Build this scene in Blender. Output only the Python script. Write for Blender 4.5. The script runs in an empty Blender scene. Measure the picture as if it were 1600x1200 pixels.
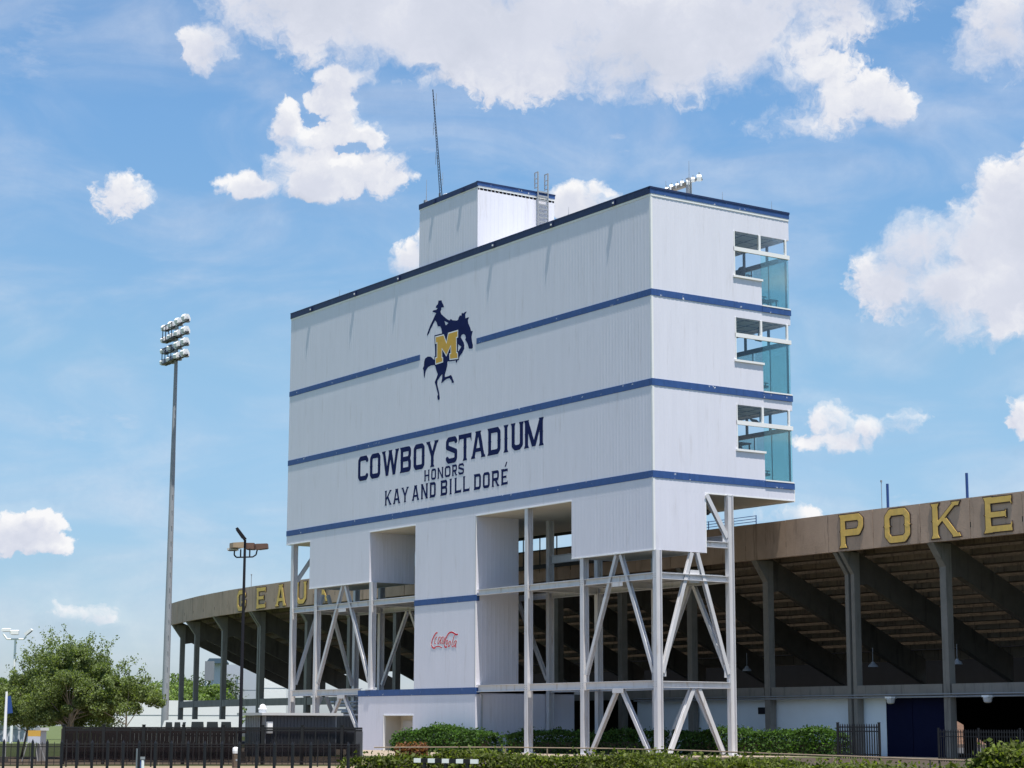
import bpy, math, random
import numpy as np
from mathutils import Vector, Matrix
from mathutils.geometry import tessellate_polygon
random.seed(7); rng = np.random.default_rng(7)
scn = bpy.context.scene
COL = scn.collection

# ------------------------------------------------------------------ camera
CAM = Vector((86.41231, -68.0655, 1.6))
RX = Vector((0.56167684, 0.82735261, 0.00260476))
RY = Vector((0.13839173, -0.097055, 0.9856105))
RZ = Vector((0.81570023, -0.55323411, -0.1690123))
cd = bpy.data.cameras.new('camera'); cam = bpy.data.objects.new('camera', cd); COL.objects.link(cam)
M3 = Matrix((RX, RY, RZ)).transposed()
cam.matrix_world = Matrix.Translation(CAM) @ M3.to_4x4()
cd.sensor_width = 36; cd.lens = 3118 / 1600 * 36; cd.clip_start = .5; cd.clip_end = 8000
scn.camera = cam
FPX = 3118.0
def ray(px, py):
    return (RX * ((px - 800) / FPX) + RY * (-(py - 600) / FPX) - RZ).normalized()
def spot(px, d, z=0.0):
    """ground point on the bearing of px at d metres from the camera"""
    v = ray(px, 1138); h = math.hypot(v.x, v.y)
    return Vector((CAM.x + v.x / h * d, CAM.y + v.y / h * d, z))

# ------------------------------------------------------------------ light
SUN = Vector((0.245, -0.055, 1.0)).normalized()
sl = bpy.data.lights.new('sun', 'SUN'); sl.energy = 5.0; sl.angle = math.radians(.53); sl.color = (1, .94, .85)
so = bpy.data.objects.new('sun', sl); COL.objects.link(so)
so.rotation_euler = SUN.to_track_quat('Z', 'Y').to_euler(); so.location = (0, 0, 90)
scn.view_settings.view_transform = 'Standard'; scn.view_settings.look = 'None'
scn.view_settings.exposure = 0.66; scn.view_settings.gamma = 1; scn.view_settings.use_curve_mapping = False

# ------------------------------------------------------------------ world: sky and clouds
world = bpy.data.worlds.new('World'); scn.world = world; world.use_nodes = True
wt = world.node_tree; wt.nodes.clear()
def N(t, kind, **kw):
    n = t.nodes.new(kind)
    for k, v in kw.items():
        if k.startswith('i_'):
            key = k[2:]; key = int(key) if key.isdigit() else key
            n.inputs[key].default_value = v
        else: setattr(n, k, v)
    return n
def vm(t, op, a, b=None, c=None):
    n = t.nodes.new('ShaderNodeVectorMath'); n.operation = op
    for i, s in enumerate((a, b, c)):
        if s is None: continue
        if hasattr(s, 'is_linked'): t.links.new(s, n.inputs[i])
        elif isinstance(s, (int, float)): n.inputs['Scale'].default_value = s
        else: n.inputs[i].default_value = s
    return n.outputs['Value'] if op in ('DOT_PRODUCT', 'LENGTH') else n.outputs[0]
def fm(t, op, a, b=None, c=None, clamp=False):
    n = t.nodes.new('ShaderNodeMath'); n.operation = op; n.use_clamp = clamp
    for i, s in enumerate((a, b, c)):
        if s is None: continue
        if hasattr(s, 'is_linked'): t.links.new(s, n.inputs[i])
        else: n.inputs[i].default_value = s
    return n.outputs[0]
def mr(t, v, a, b, c=0., d=1., smooth=True):
    n = t.nodes.new('ShaderNodeMapRange'); n.interpolation_type = 'SMOOTHSTEP' if smooth else 'LINEAR'
    t.links.new(v, n.inputs[0])
    for i, s in zip((1, 2, 3, 4), (a, b, c, d)): n.inputs[i].default_value = s
    return n.outputs[0]
AZ0 = math.atan2(-RZ.x, -RZ.y)
def azel(px, py):
    v = ray(px, py); a = math.atan2(v.x, v.y) - AZ0
    return (a * 31.18, math.asin(v.z) * 31.18)      # about 100 photo pixels per unit
BL = [  # centre and radii in photo pixels, strength
 (420,-10,110,75,1.15),(560,-20,190,125,1.2),(700,20,190,110,1.3),(860,40,210,112,1.3),(1010,60,200,95,1.3),(1130,40,160,95,1.15),(1250,-10,150,85,1.0),(1350,-20,90,50,.6),
 (1330,150,75,38,.62),(1385,165,52,32,.8),(1250,195,80,26,.4),(1270,112,80,26,.6),
 (332,72,46,38,.85),(318,95,24,20,.7),
 (530,122,40,26,.9),(562,118,26,16,.55),(520,150,36,24,.7),(452,190,26,32,.8),(500,214,52,20,.8),(540,178,28,26,.6),(568,212,40,24,.8),(470,250,44,24,.9),(490,284,84,32,1.15),(400,290,58,20,1.0),(560,262,56,34,.75),(604,262,32,36,.36),(490,184,13,11,-.9),(572,170,20,12,-.8),(545,236,30,9,-.7),(482,232,46,22,.55),(445,258,30,16,.5),(418,222,22,16,-.5),(505,166,20,14,.5),(650,110,60,16,-.5),
 (1570,40,60,70,1.0),(1530,75,50,38,.8),(1600,100,50,30,.5),(1650,20,60,90,1.),
 (1580,300,60,55,1.1),(1540,370,70,60,1.2),(1435,390,66,52,1.1),(1395,430,62,52,1.0),(1480,440,90,56,1.1),(1580,440,110,70,1.2),(1540,490,110,42,.75),(1620,360,80,120,1.3),(1440,480,70,28,.5),
 (190,290,40,20,.55),(180,315,24,26,.4),(215,300,20,20,.4),
 (905,318,48,32,.95),(930,298,22,20,.7),(645,405,30,32,.9),(665,380,22,22,.7),
 (45,820,48,24,.95),(15,842,60,20,.9),(75,848,42,16,.9),(130,955,46,16,.8),(95,962,24,9,.5),(150,962,34,12,.7),
 (150,660,90,26,.22),(290,862,26,12,.28),(320,872,34,12,.22),
 (1300,655,34,28,.8),(1310,685,48,16,.7),(1360,668,46,18,.75),(1420,655,28,16,.45),(1270,690,34,12,.4),(1598,640,22,30,.75),(1590,655,22,12,.6),
 (1230,803,60,14,.5),(1420,782,40,12,.25),(970,228,20,18,.3),(670,235,24,16,.22),(60,60,120,70,.16),(20,110,60,40,.15),(850,262,120,40,.12),(1010,250,140,45,.12),(1120,290,120,40,.1)]
g = bpy.data.node_groups.new('CloudField', 'ShaderNodeTree')
g.interface.new_socket('P', in_out='INPUT', socket_type='NodeSocketVector')
g.interface.new_socket('D', in_out='OUTPUT', socket_type='NodeSocketFloat')
gi = g.nodes.new('NodeGroupInput'); go = g.nodes.new('NodeGroupOutput')
P = gi.outputs[0]
w1 = N(g, 'ShaderNodeTexNoise', i_Scale=1.6, i_Detail=3.0, i_Roughness=.55); g.links.new(P, w1.inputs['Vector'])
off = vm(g, 'SUBTRACT', w1.outputs['Color'], (.5, .5, .5))
off = vm(g, 'MULTIPLY', off, (.62, .46, 0))
w2 = N(g, 'ShaderNodeTexNoise', i_Scale=5.5, i_Detail=5.0, i_Roughness=.62); g.links.new(P, w2.inputs['Vector'])
off2 = vm(g, 'MULTIPLY', vm(g, 'SUBTRACT', w2.outputs['Color'], (.5, .5, .5)), (.26, .22, 0))
Q = vm(g, 'ADD', vm(g, 'ADD', P, off), off2)
acc = None; wsp = None; hol = None
for (cx, cy, rx, ry, s) in BL:
    a, e = azel(cx, cy)
    d = vm(g, 'MULTIPLY', vm(g, 'SUBTRACT', Q, (a, e, 0)), (100. / (rx * 1.12), 100. / (ry * 1.12), 0))
    if s < 0:
        f = fm(g, 'MULTIPLY', fm(g, 'SUBTRACT', 1.0, vm(g, 'DOT_PRODUCT', d, d), clamp=True), -s)
        hol = f if hol is None else fm(g, 'ADD', hol, f); continue
    if s < .34:
        f = fm(g, 'MULTIPLY', fm(g, 'SUBTRACT', 1.0, vm(g, 'DOT_PRODUCT', d, d), clamp=True), s)
        wsp = f if wsp is None else fm(g, 'ADD', wsp, f); continue
    f = fm(g, 'MULTIPLY_ADD', vm(g, 'DOT_PRODUCT', d, d), -s, s)
    acc = f if acc is None else fm(g, 'SMOOTH_MAX', acc, f, .12)
acc = fm(g, 'SUBTRACT', fm(g, 'MAXIMUM', acc, -1.0), hol)
fb = N(g, 'ShaderNodeTexNoise', i_Scale=2.1, i_Detail=9.0, i_Roughness=.6, i_Lacunarity=2.1); g.links.new(Q, fb.inputs['Vector'])
fb2 = N(g, 'ShaderNodeTexNoise', i_Scale=9.0, i_Detail=6.0, i_Roughness=.6); g.links.new(Q, fb2.inputs['Vector'])
nz = fm(g, 'ADD', fm(g, 'MULTIPLY', fm(g, 'SUBTRACT', fb.outputs['Fac'], .5), 1.9), fm(g, 'MULTIPLY', fm(g, 'SUBTRACT', fb2.outputs['Fac'], .5), .62))
g.links.new(fm(g, 'ADD', acc, nz), go.inputs[0])
g.interface.new_socket('W', in_out='OUTPUT', socket_type='NodeSocketFloat')
sm = N(g, 'ShaderNodeMapping'); g.links.new(P, sm.inputs[0]); sm.inputs['Scale'].default_value = (.8, 2.2, 1); sm.inputs['Rotation'].default_value = (0, 0, .25)
fw_ = N(g, 'ShaderNodeTexNoise', i_Scale=1.5, i_Detail=8.0, i_Roughness=.62); g.links.new(sm.outputs[0], fw_.inputs['Vector'])
g.links.new(fm(g, 'MULTIPLY', wsp, mr(g, fw_.outputs['Fac'], .36, .72)), go.inputs[1])

tc = N(wt, 'ShaderNodeTexCoord')
dirv = tc.outputs['Generated']
sp = N(wt, 'ShaderNodeSeparateXYZ'); wt.links.new(dirv, sp.inputs[0])
rot = N(wt, 'ShaderNodeVectorRotate', rotation_type='Z_AXIS'); wt.links.new(dirv, rot.inputs['Vector']); rot.inputs['Angle'].default_value = AZ0
rs = N(wt, 'ShaderNodeSeparateXYZ'); wt.links.new(rot.outputs[0], rs.inputs[0])
az = fm(wt, 'MULTIPLY', fm(wt, 'ARCTAN2', rs.outputs[0], rs.outputs[1]), 31.18)
el = fm(wt, 'MULTIPLY', fm(wt, 'ARCSINE', rs.outputs[2]), 31.18)
cb = N(wt, 'ShaderNodeCombineXYZ'); wt.links.new(az, cb.inputs[0]); wt.links.new(el, cb.inputs[1])
G1 = N(wt, 'ShaderNodeGroup'); G1.node_tree = g; wt.links.new(cb.outputs[0], G1.inputs[0])
up = vm(wt, 'ADD', cb.outputs[0], (.10, .20, 0))
G2 = N(wt, 'ShaderNodeGroup'); G2.node_tree = g; wt.links.new(up, G2.inputs[0])
dens = G1.outputs[0]; dup = G2.outputs[0]
# generic cumulus for the rest of the sky
zc = fm(wt, 'MAXIMUM', sp.outputs[2], .05)
pl = N(wt, 'ShaderNodeCombineXYZ')
wt.links.new(fm(wt, 'DIVIDE', sp.outputs[0], zc), pl.inputs[0]); wt.links.new(fm(wt, 'DIVIDE', sp.outputs[1], zc), pl.inputs[1])
gn = N(wt, 'ShaderNodeTexNoise', i_Scale=1.1, i_Detail=8.0, i_Roughness=.58); wt.links.new(pl.outputs[0], gn.inputs['Vector'])
gen = fm(wt, 'MULTIPLY', fm(wt, 'SUBTRACT', gn.outputs['Fac'], .60), 4.)
win = fm(wt, 'MAXIMUM', mr(wt, fm(wt, 'ABSOLUTE', az), 8.8, 11.5), mr(wt, el, 12.3, 15.0))
def mixf(a, b, f):
    n = N(wt, 'ShaderNodeMix', data_type='FLOAT'); wt.links.new(f, n.inputs[0]); wt.links.new(a, n.inputs[2]); wt.links.new(b, n.inputs[3]); return n.outputs[0]
dens = mixf(dens, gen, win)
soft = N(wt, 'ShaderNodeTexNoise', i_Scale=.55, i_Detail=2.0, i_Roughness=.5); wt.links.new(cb.outputs[0], soft.inputs['Vector'])
wid = mr(wt, soft.outputs['Fac'], .38, .62, .45, 1.6)
mk_ = fm(wt, 'DIVIDE', fm(wt, 'ADD', dens, .22), wid, clamp=True)
mask = mr(wt, mk_, 0, 1)
veil = N(wt, 'ShaderNodeMapping'); wt.links.new(cb.outputs[0], veil.inputs[0]); veil.inputs['Scale'].default_value = (.22, .55, 1); veil.inputs['Rotation'].default_value = (0, 0, .35)
vn = N(wt, 'ShaderNodeTexNoise', i_Scale=1.3, i_Detail=7.0, i_Roughness=.55, i_Distortion=.6); wt.links.new(veil.outputs[0], vn.inputs['Vector'])
mask = fm(wt, 'MAXIMUM', mask, mr(wt, vn.outputs['Fac'], .37, .76, 0., .36))
mask = fm(wt, 'MAXIMUM', mask, fm(wt, 'MULTIPLY', G1.outputs[1], 1.6), clamp=True)
mask = fm(wt, 'MULTIPLY', mask, mr(wt, el, -.2, .6))
lite = fm(wt, 'SUBTRACT', G1.outputs[0], dup)            # thinner towards the sun: brighter
thick = mr(wt, dens, .35, 1.35)
shade = fm(wt, 'ADD', fm(wt, 'MULTIPLY', fm(wt, 'MULTIPLY', lite, .34), fm(wt, 'MULTIPLY_ADD', thick, -.72, 1.0)), .66)
ln = N(wt, 'ShaderNodeTexNoise', i_Scale=.75, i_Detail=3.0, i_Roughness=.5); wt.links.new(cb.outputs[0], ln.inputs['Vector'])
shade = fm(wt, 'ADD', shade, fm(wt, 'MULTIPLY', fm(wt, 'SUBTRACT', ln.outputs['Fac'], .5), .5))
shade = fm(wt, 'SUBTRACT', shade, fm(wt, 'MULTIPLY', thick, .24), clamp=True)
cr = N(wt, 'ShaderNodeValToRGB'); wt.links.new(shade, cr.inputs[0])
cr.color_ramp.elements[0].position = .1; cr.color_ramp.elements[0].color = (.34, .37, .44, 1)
cr.color_ramp.elements[1].position = .95; cr.color_ramp.elements[1].color = (.60, .60, .61, 1)
e_ = cr.color_ramp.elements.new(.5); e_.color = (.44, .46, .525, 1)
sky = N(wt, 'ShaderNodeTexSky', sky_type='NISHITA'); sky.sun_disc = False
sky.sun_elevation = math.asin(SUN.z); sky.sun_rotation = math.atan2(SUN.x, SUN.y)
sky.air_density = 1.0; sky.dust_density = .6; sky.ozone_density = 2.2; sky.altitude = 5
SKYS = .10
hs = N(wt, 'ShaderNodeHueSaturation', i_Saturation=1.12, i_Value=1.0, i_Hue=.5); wt.links.new(sky.outputs[0], hs.inputs['Color'])
er = N(wt, 'ShaderNodeValToRGB'); wt.links.new(mr(wt, sp.outputs[2], 0, .35, smooth=False), er.inputs[0])   # white balance of the low sky
k_ = .92; stops = [(.08, (.68, .77, 1.03)), (.22, (.68, .78, .93)), (.52, (.98, 1.04, 1.0)), (.84, (1.0, 1.13, 1.14))]
for i, (p_, c_) in enumerate(stops):
    e_ = er.color_ramp.elements[i] if i < 2 else er.color_ramp.elements.new(p_)
    e_.position = p_; e_.color = (c_[0]*k_, c_[1]*k_, c_[2]*k_, 1)
skc = vm(wt, 'MULTIPLY', hs.outputs[0], er.outputs[0])
bs = N(wt, 'ShaderNodeBackground', i_Strength=SKYS); wt.links.new(skc, bs.inputs[0])
bc = N(wt, 'ShaderNodeBackground', i_Strength=1.0); wt.links.new(cr.outputs[0], bc.inputs[0])
ms = N(wt, 'ShaderNodeMixShader'); wt.links.new(mask, ms.inputs[0]); wt.links.new(bs.outputs[0], ms.inputs[1]); wt.links.new(bc.outputs[0], ms.inputs[2])
wo = N(wt, 'ShaderNodeOutputWorld'); wt.links.new(ms.outputs[0], wo.inputs[0])

# ------------------------------------------------------------------ materials
def mat(name, col, rough=.6, var=.12, scale=1.2, stretch=(1, 1, 1), stain=None, stain_amt=.35, stain_scale=.6, stain_lo=.52,
        metallic=0, bump=0, bscale=12, spec=.4, island=0.):
    m = bpy.data.materials.new(name); m.use_nodes = True; t = m.node_tree
    b = t.nodes['Principled BSDF']
    b.inputs['Roughness'].default_value = rough; b.inputs['Metallic'].default_value = metallic
    b.inputs['Specular IOR Level'].default_value = spec
    tc = N(t, 'ShaderNodeTexCoord'); gp = N(t, 'ShaderNodeNewGeometry')
    mp = N(t, 'ShaderNodeMapping'); t.links.new(gp.outputs['Position'], mp.inputs[0]); mp.inputs['Scale'].default_value = stretch
    n1 = N(t, 'ShaderNodeTexNoise', i_Scale=scale, i_Detail=6.0, i_Roughness=.6); t.links.new(mp.outputs[0], n1.inputs['Vector'])
    k = fm(t, 'MULTIPLY_ADD', fm(t, 'SUBTRACT', n1.outputs['Fac'], .5), var * 2.4, 1.0)
    if island:
        k = fm(t, 'MULTIPLY', k, fm(t, 'MULTIPLY_ADD', gp.outputs['Random Per Island'], island, 1 - island / 2))
    c0 = N(t, 'ShaderNodeRGB'); c0.outputs[0].default_value = (*col, 1)
    c = vm(t, 'SCALE', c0.outputs[0], 1.0); t.links.new(k, c.node.inputs['Scale'])
    if stain:
        mp2 = N(t, 'ShaderNodeMapping'); t.links.new(gp.outputs['Position'], mp2.inputs[0])
        mp2.inputs['Scale'].default_value = (stain_scale * 3, stain_scale * 3, stain_scale * .35); mp2.inputs['Location'].default_value = (3, 7, 1)
        n2 = N(t, 'ShaderNodeTexNoise', i_Scale=1.0, i_Detail=7.0, i_Roughness=.65); t.links.new(mp2.outputs[0], n2.inputs['Vector'])
        f = fm(t, 'MULTIPLY', mr(t, n2.outputs['Fac'], stain_lo, stain_lo + .16), stain_amt)
        mx = N(t, 'ShaderNodeMix', data_type='RGBA'); t.links.new(f, mx.inputs[0]); t.links.new(c, mx.inputs[6]); mx.inputs[7].default_value = (*stain, 1)
        c = mx.outputs[2]
    t.links.new(c, b.inputs['Base Color'])
    if bump:
        n3 = N(t, 'ShaderNodeTexNoise', i_Scale=bscale, i_Detail=4.0); t.links.new(gp.outputs['Position'], n3.inputs['Vector'])
        bp = N(t, 'ShaderNodeBump', i_Strength=bump, i_Distance=.03); t.links.new(n3.outputs['Fac'], bp.inputs['Height']); t.links.new(bp.outputs[0], b.inputs['Normal'])
    return m
M = {}
M['white'] = mat('white_metal', (.70, .70, .785), .6, .06, 1.0, (1.6, 1.6, .22), stain=(.50, .48, .50), stain_amt=.34, stain_scale=.8, stain_lo=.55)
M['trim'] = mat('white_trim', (.80, .80, .80), .5, .05)
M['steel'] = mat('painted_steel', (.60, .60, .625), .5, .12, 1.4, (1, 1, .5), stain=(.36, .27, .18), stain_amt=.5, stain_scale=1.3, stain_lo=.55)
M['soffit'] = mat('soffit_panel', (.56, .52, .45), .8, .1, .6)
M['soffit_dark'] = mat('ceiling_tile', (.42, .41, .38), .8, .15, 1.2)
def blue_band():
    m = mat('blue_band', (.032, .085, .255), .5, .25, 3.0, (1, 1, 1), stain=(.02, .05, .14), stain_amt=.5, stain_scale=2.0)
    t = m.node_tree; b = t.nodes['Principled BSDF']; src = b.inputs['Base Color'].links[0].from_socket
    gp = N(t, 'ShaderNodeNewGeometry')
    n = N(t, 'ShaderNodeTexNoise', i_Scale=2.4, i_Detail=8.0, i_Roughness=.7); t.links.new(gp.outputs['Position'], n.inputs['Vector'])
    f = mr(t, n.outputs['Fac'], .625, .66)
    mx = N(t, 'ShaderNodeMix', data_type='RGBA'); t.links.new(f, mx.inputs[0]); t.links.new(src, mx.inputs[6]); mx.inputs[7].default_value = (.68, .70, .74, 1)
    t.links.new(mx.outputs[2], b.inputs['Base Color']); return m
M['blue'] = blue_band()
M['navy'] = mat('dark_blue_flashing', (.012, .025, .085), .45, .3, 2.0, stain=(.04, .06, .12), stain_amt=.5)
M['ink'] = mat('navy_paint', (.011, .019, .085), .85, .25, 2.0, spec=.1)
M['gold'] = mat('gold_paint', (.62, .36, .05), .6, .12, 2.0)
M['goldlit'] = mat('yellow_letter_paint', (.74, .49, .13), .7, .25, 1.5, stain=(.42, .32, .16), stain_amt=.55, stain_scale=1.4)
M['red'] = mat('red_paint', (.62, .008, .04), .6, .1)
M['brownline'] = mat('dark_brown_outline', (.055, .035, .03), .7, .2)
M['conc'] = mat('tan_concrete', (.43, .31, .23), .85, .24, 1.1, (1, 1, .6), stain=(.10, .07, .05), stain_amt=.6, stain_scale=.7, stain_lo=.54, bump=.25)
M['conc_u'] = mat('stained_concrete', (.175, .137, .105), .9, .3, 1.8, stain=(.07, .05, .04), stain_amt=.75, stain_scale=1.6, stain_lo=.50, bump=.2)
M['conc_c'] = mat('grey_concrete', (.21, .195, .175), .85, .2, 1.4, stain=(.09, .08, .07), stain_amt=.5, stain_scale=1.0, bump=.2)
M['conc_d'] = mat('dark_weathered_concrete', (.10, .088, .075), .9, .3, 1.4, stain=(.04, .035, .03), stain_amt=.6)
M['standshade'] = mat('under_stand_shade', (.014, .014, .016), .9, .3)  # near-black base colour stands in for shade deep under the stand
M['bluewall'] = mat('pale_painted_wall', (.74, .80, .86), .7, .08, .8)
M['navywall'] = mat('navy_gate_panel', (.006, .008, .03), .9, .15, spec=.1)
M['black'] = mat('black_metal', (.012, .011, .012), .45, .2)
M['darkgap'] = mat('dark_void', (.01, .01, .01), .9, .1)
M['galv'] = mat('galvanised_steel', (.27, .285, .31), .6, .2, 2.5, (1, 1, .3), spec=.3)
M['lampwhite'] = mat('lamp_visor', (.82, .83, .84), .4, .04)
M['glasslens'] = mat('lamp_lens', (.22, .24, .25), .2, .1)
M['bronze'] = mat('bronze_pole', (.018, .018, .024), .8, .2, spec=.15)
M['tanlamp'] = mat('faded_tan_lamp', (.36, .27, .18), .6, .2, 4.0)
M['brownlamp'] = mat('faded_brown_lamp', (.15, .085, .065), .6, .25, 4.0)
M['wood'] = mat('bark', (.12, .09, .065), .9, .3, 6.0, bump=.5)
M['palebark'] = mat('pale_bark', (.33, .30, .26), .9, .3, 6.0, bump=.5)
M['ground'] = mat('ground_soil', (.20, .155, .11), .95, .3, .35, bump=.3, bscale=4)
M['grass'] = mat('short_grass', (.075, .10, .03), .95, .35, .5, bump=.4, bscale=6)
M['path'] = mat('path_concrete', (.25, .18, .13), .9, .18, .8)
M['bounce_forecourt'] = mat('bounce_forecourt_paving', (.27, .22, .17), .9, .18, .8)
M['mulch'] = mat('dark_mulch', (.045, .033, .024), .95, .4, 1.5, bump=.5)
M['asphalt'] = mat('asphalt', (.05, .05, .052), .9, .2, .6)
M['vanwhite'] = mat('white_vehicle_paint', (.80, .80, .80), .25, .03)
M['glassdark'] = mat('dark_window_glass', (.02, .025, .03), .08, .05, spec=.8)
M['corr'] = mat('grey_corrugated_metal', (.22, .23, .26), .5, .15, 1.2, (1, 1, .3))
M['corrdark'] = mat('charcoal_corrugated_metal', (.055, .06, .075), .5, .15)
M['roofgrey'] = mat('pale_roof_metal', (.50, .50, .50), .5, .12)
M['farwall'] = mat('pale_blue_stucco', (.45, .48, .55), .8, .06, .3)
M['farroof'] = mat('blue_grey_roof', (.06, .10, .15), .6, .1)
M['bluepaint'] = mat('royal_blue_paint', (.02, .06, .22), .5, .1)
M['paleblue'] = mat('pipe_grey', (.42, .45, .52), .5, .15)
M['signgold'] = mat('gold_sign_board', (.55, .33, .06), .6, .1)
M['signgrey'] = mat('pale_sign_board', (.45, .48, .54), .6, .1)
M['slat'] = mat('dark_brown_slats', (.035, .027, .026), .85, .4, 3.0)
M['rust'] = mat('weathered_pipe', (.24, .18, .13), .8, .3, 3.0)
M['room'] = mat('room_wall', (.16, .15, .14), .85, .1)
M['chair'] = mat('dark_upholstery', (.02, .02, .024), .8, .2)
def leafmat(name, col, island=.9, trans=.45, rough=.6):
    m = mat(name, col, rough, .25, .8, island=island, spec=.25)
    t = m.node_tree; b = t.nodes['Principled BSDF']; out = [n for n in t.nodes if n.type == 'OUTPUT_MATERIAL'][0]
    src = b.inputs['Base Color'].links[0].from_socket
    tr = N(t, 'ShaderNodeBsdfTranslucent'); br = vm(t, 'MULTIPLY', src, (1.3, 1.45, .5)); t.links.new(br, tr.inputs[0])
    mx = N(t, 'ShaderNodeMixShader'); mx.inputs[0].default_value = trans
    t.links.new(b.outputs[0], mx.inputs[1]); t.links.new(tr.outputs[0], mx.inputs[2]); t.links.new(mx.outputs[0], out.inputs[0]); return m
M['leaf_tree'] = leafmat('tree_leaves', (.145, .185, .075))
M['leaf_far'] = leafmat('far_tree_leaves', (.13, .185, .06))
M['leaf_dark'] = leafmat('dark_tree_leaves', (.06, .09, .04))
M['leaf_hedge'] = leafmat('hedge_leaves', (.10, .122, .028), 1.4)
M['leaf_green'] = leafmat('green_hedge_leaves', (.06, .12, .03), 1.1)
M['leaf_red'] = leafmat('reddish_leaves', (.20, .09, .05), .8)
def glass(name, tint, fac=.7):
    m = bpy.data.materials.new(name); m.use_nodes = True; t = m.node_tree; t.nodes.clear()
    tr = N(t, 'ShaderNodeBsdfTransparent'); tr.inputs[0].default_value = (*tint, 1)
    gl = N(t, 'ShaderNodeBsdfGlossy', i_Roughness=.02); gl.inputs[0].default_value = (.9, .95, 1, 1)
    fr = N(t, 'ShaderNodeFresnel', i_IOR=1.45)
    mx = N(t, 'ShaderNodeMixShader'); t.links.new(fm(t, 'MULTIPLY', fr.outputs[0], fac), mx.inputs[0]); t.links.new(tr.outputs[0], mx.inputs[1]); t.links.new(gl.outputs[0], mx.inputs[2])
    o = N(t, 'ShaderNodeOutputMaterial'); t.links.new(mx.outputs[0], o.inputs[0]); return m
M['tint'] = glass('blue_green_tinted_glass', (.82, .965, .945))
M['clear'] = glass('clear_glass', (.95, .975, .985), .35)
def meshcloth():
    m = bpy.data.materials.new('windscreen_mesh'); m.use_nodes = True; t = m.node_tree; t.nodes.clear()
    tr = N(t, 'ShaderNodeBsdfTransparent'); df = N(t, 'ShaderNodeBsdfDiffuse'); df.inputs[0].default_value = (.012, .010, .012, 1)
    mx = N(t, 'ShaderNodeMixShader'); mx.inputs[0].default_value = .72
    t.links.new(tr.outputs[0], mx.inputs[1]); t.links.new(df.outputs[0], mx.inputs[2])
    o = N(t, 'ShaderNodeOutputMaterial'); t.links.new(mx.outputs[0], o.inputs[0]); return m
M['mesh'] = meshcloth()

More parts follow.
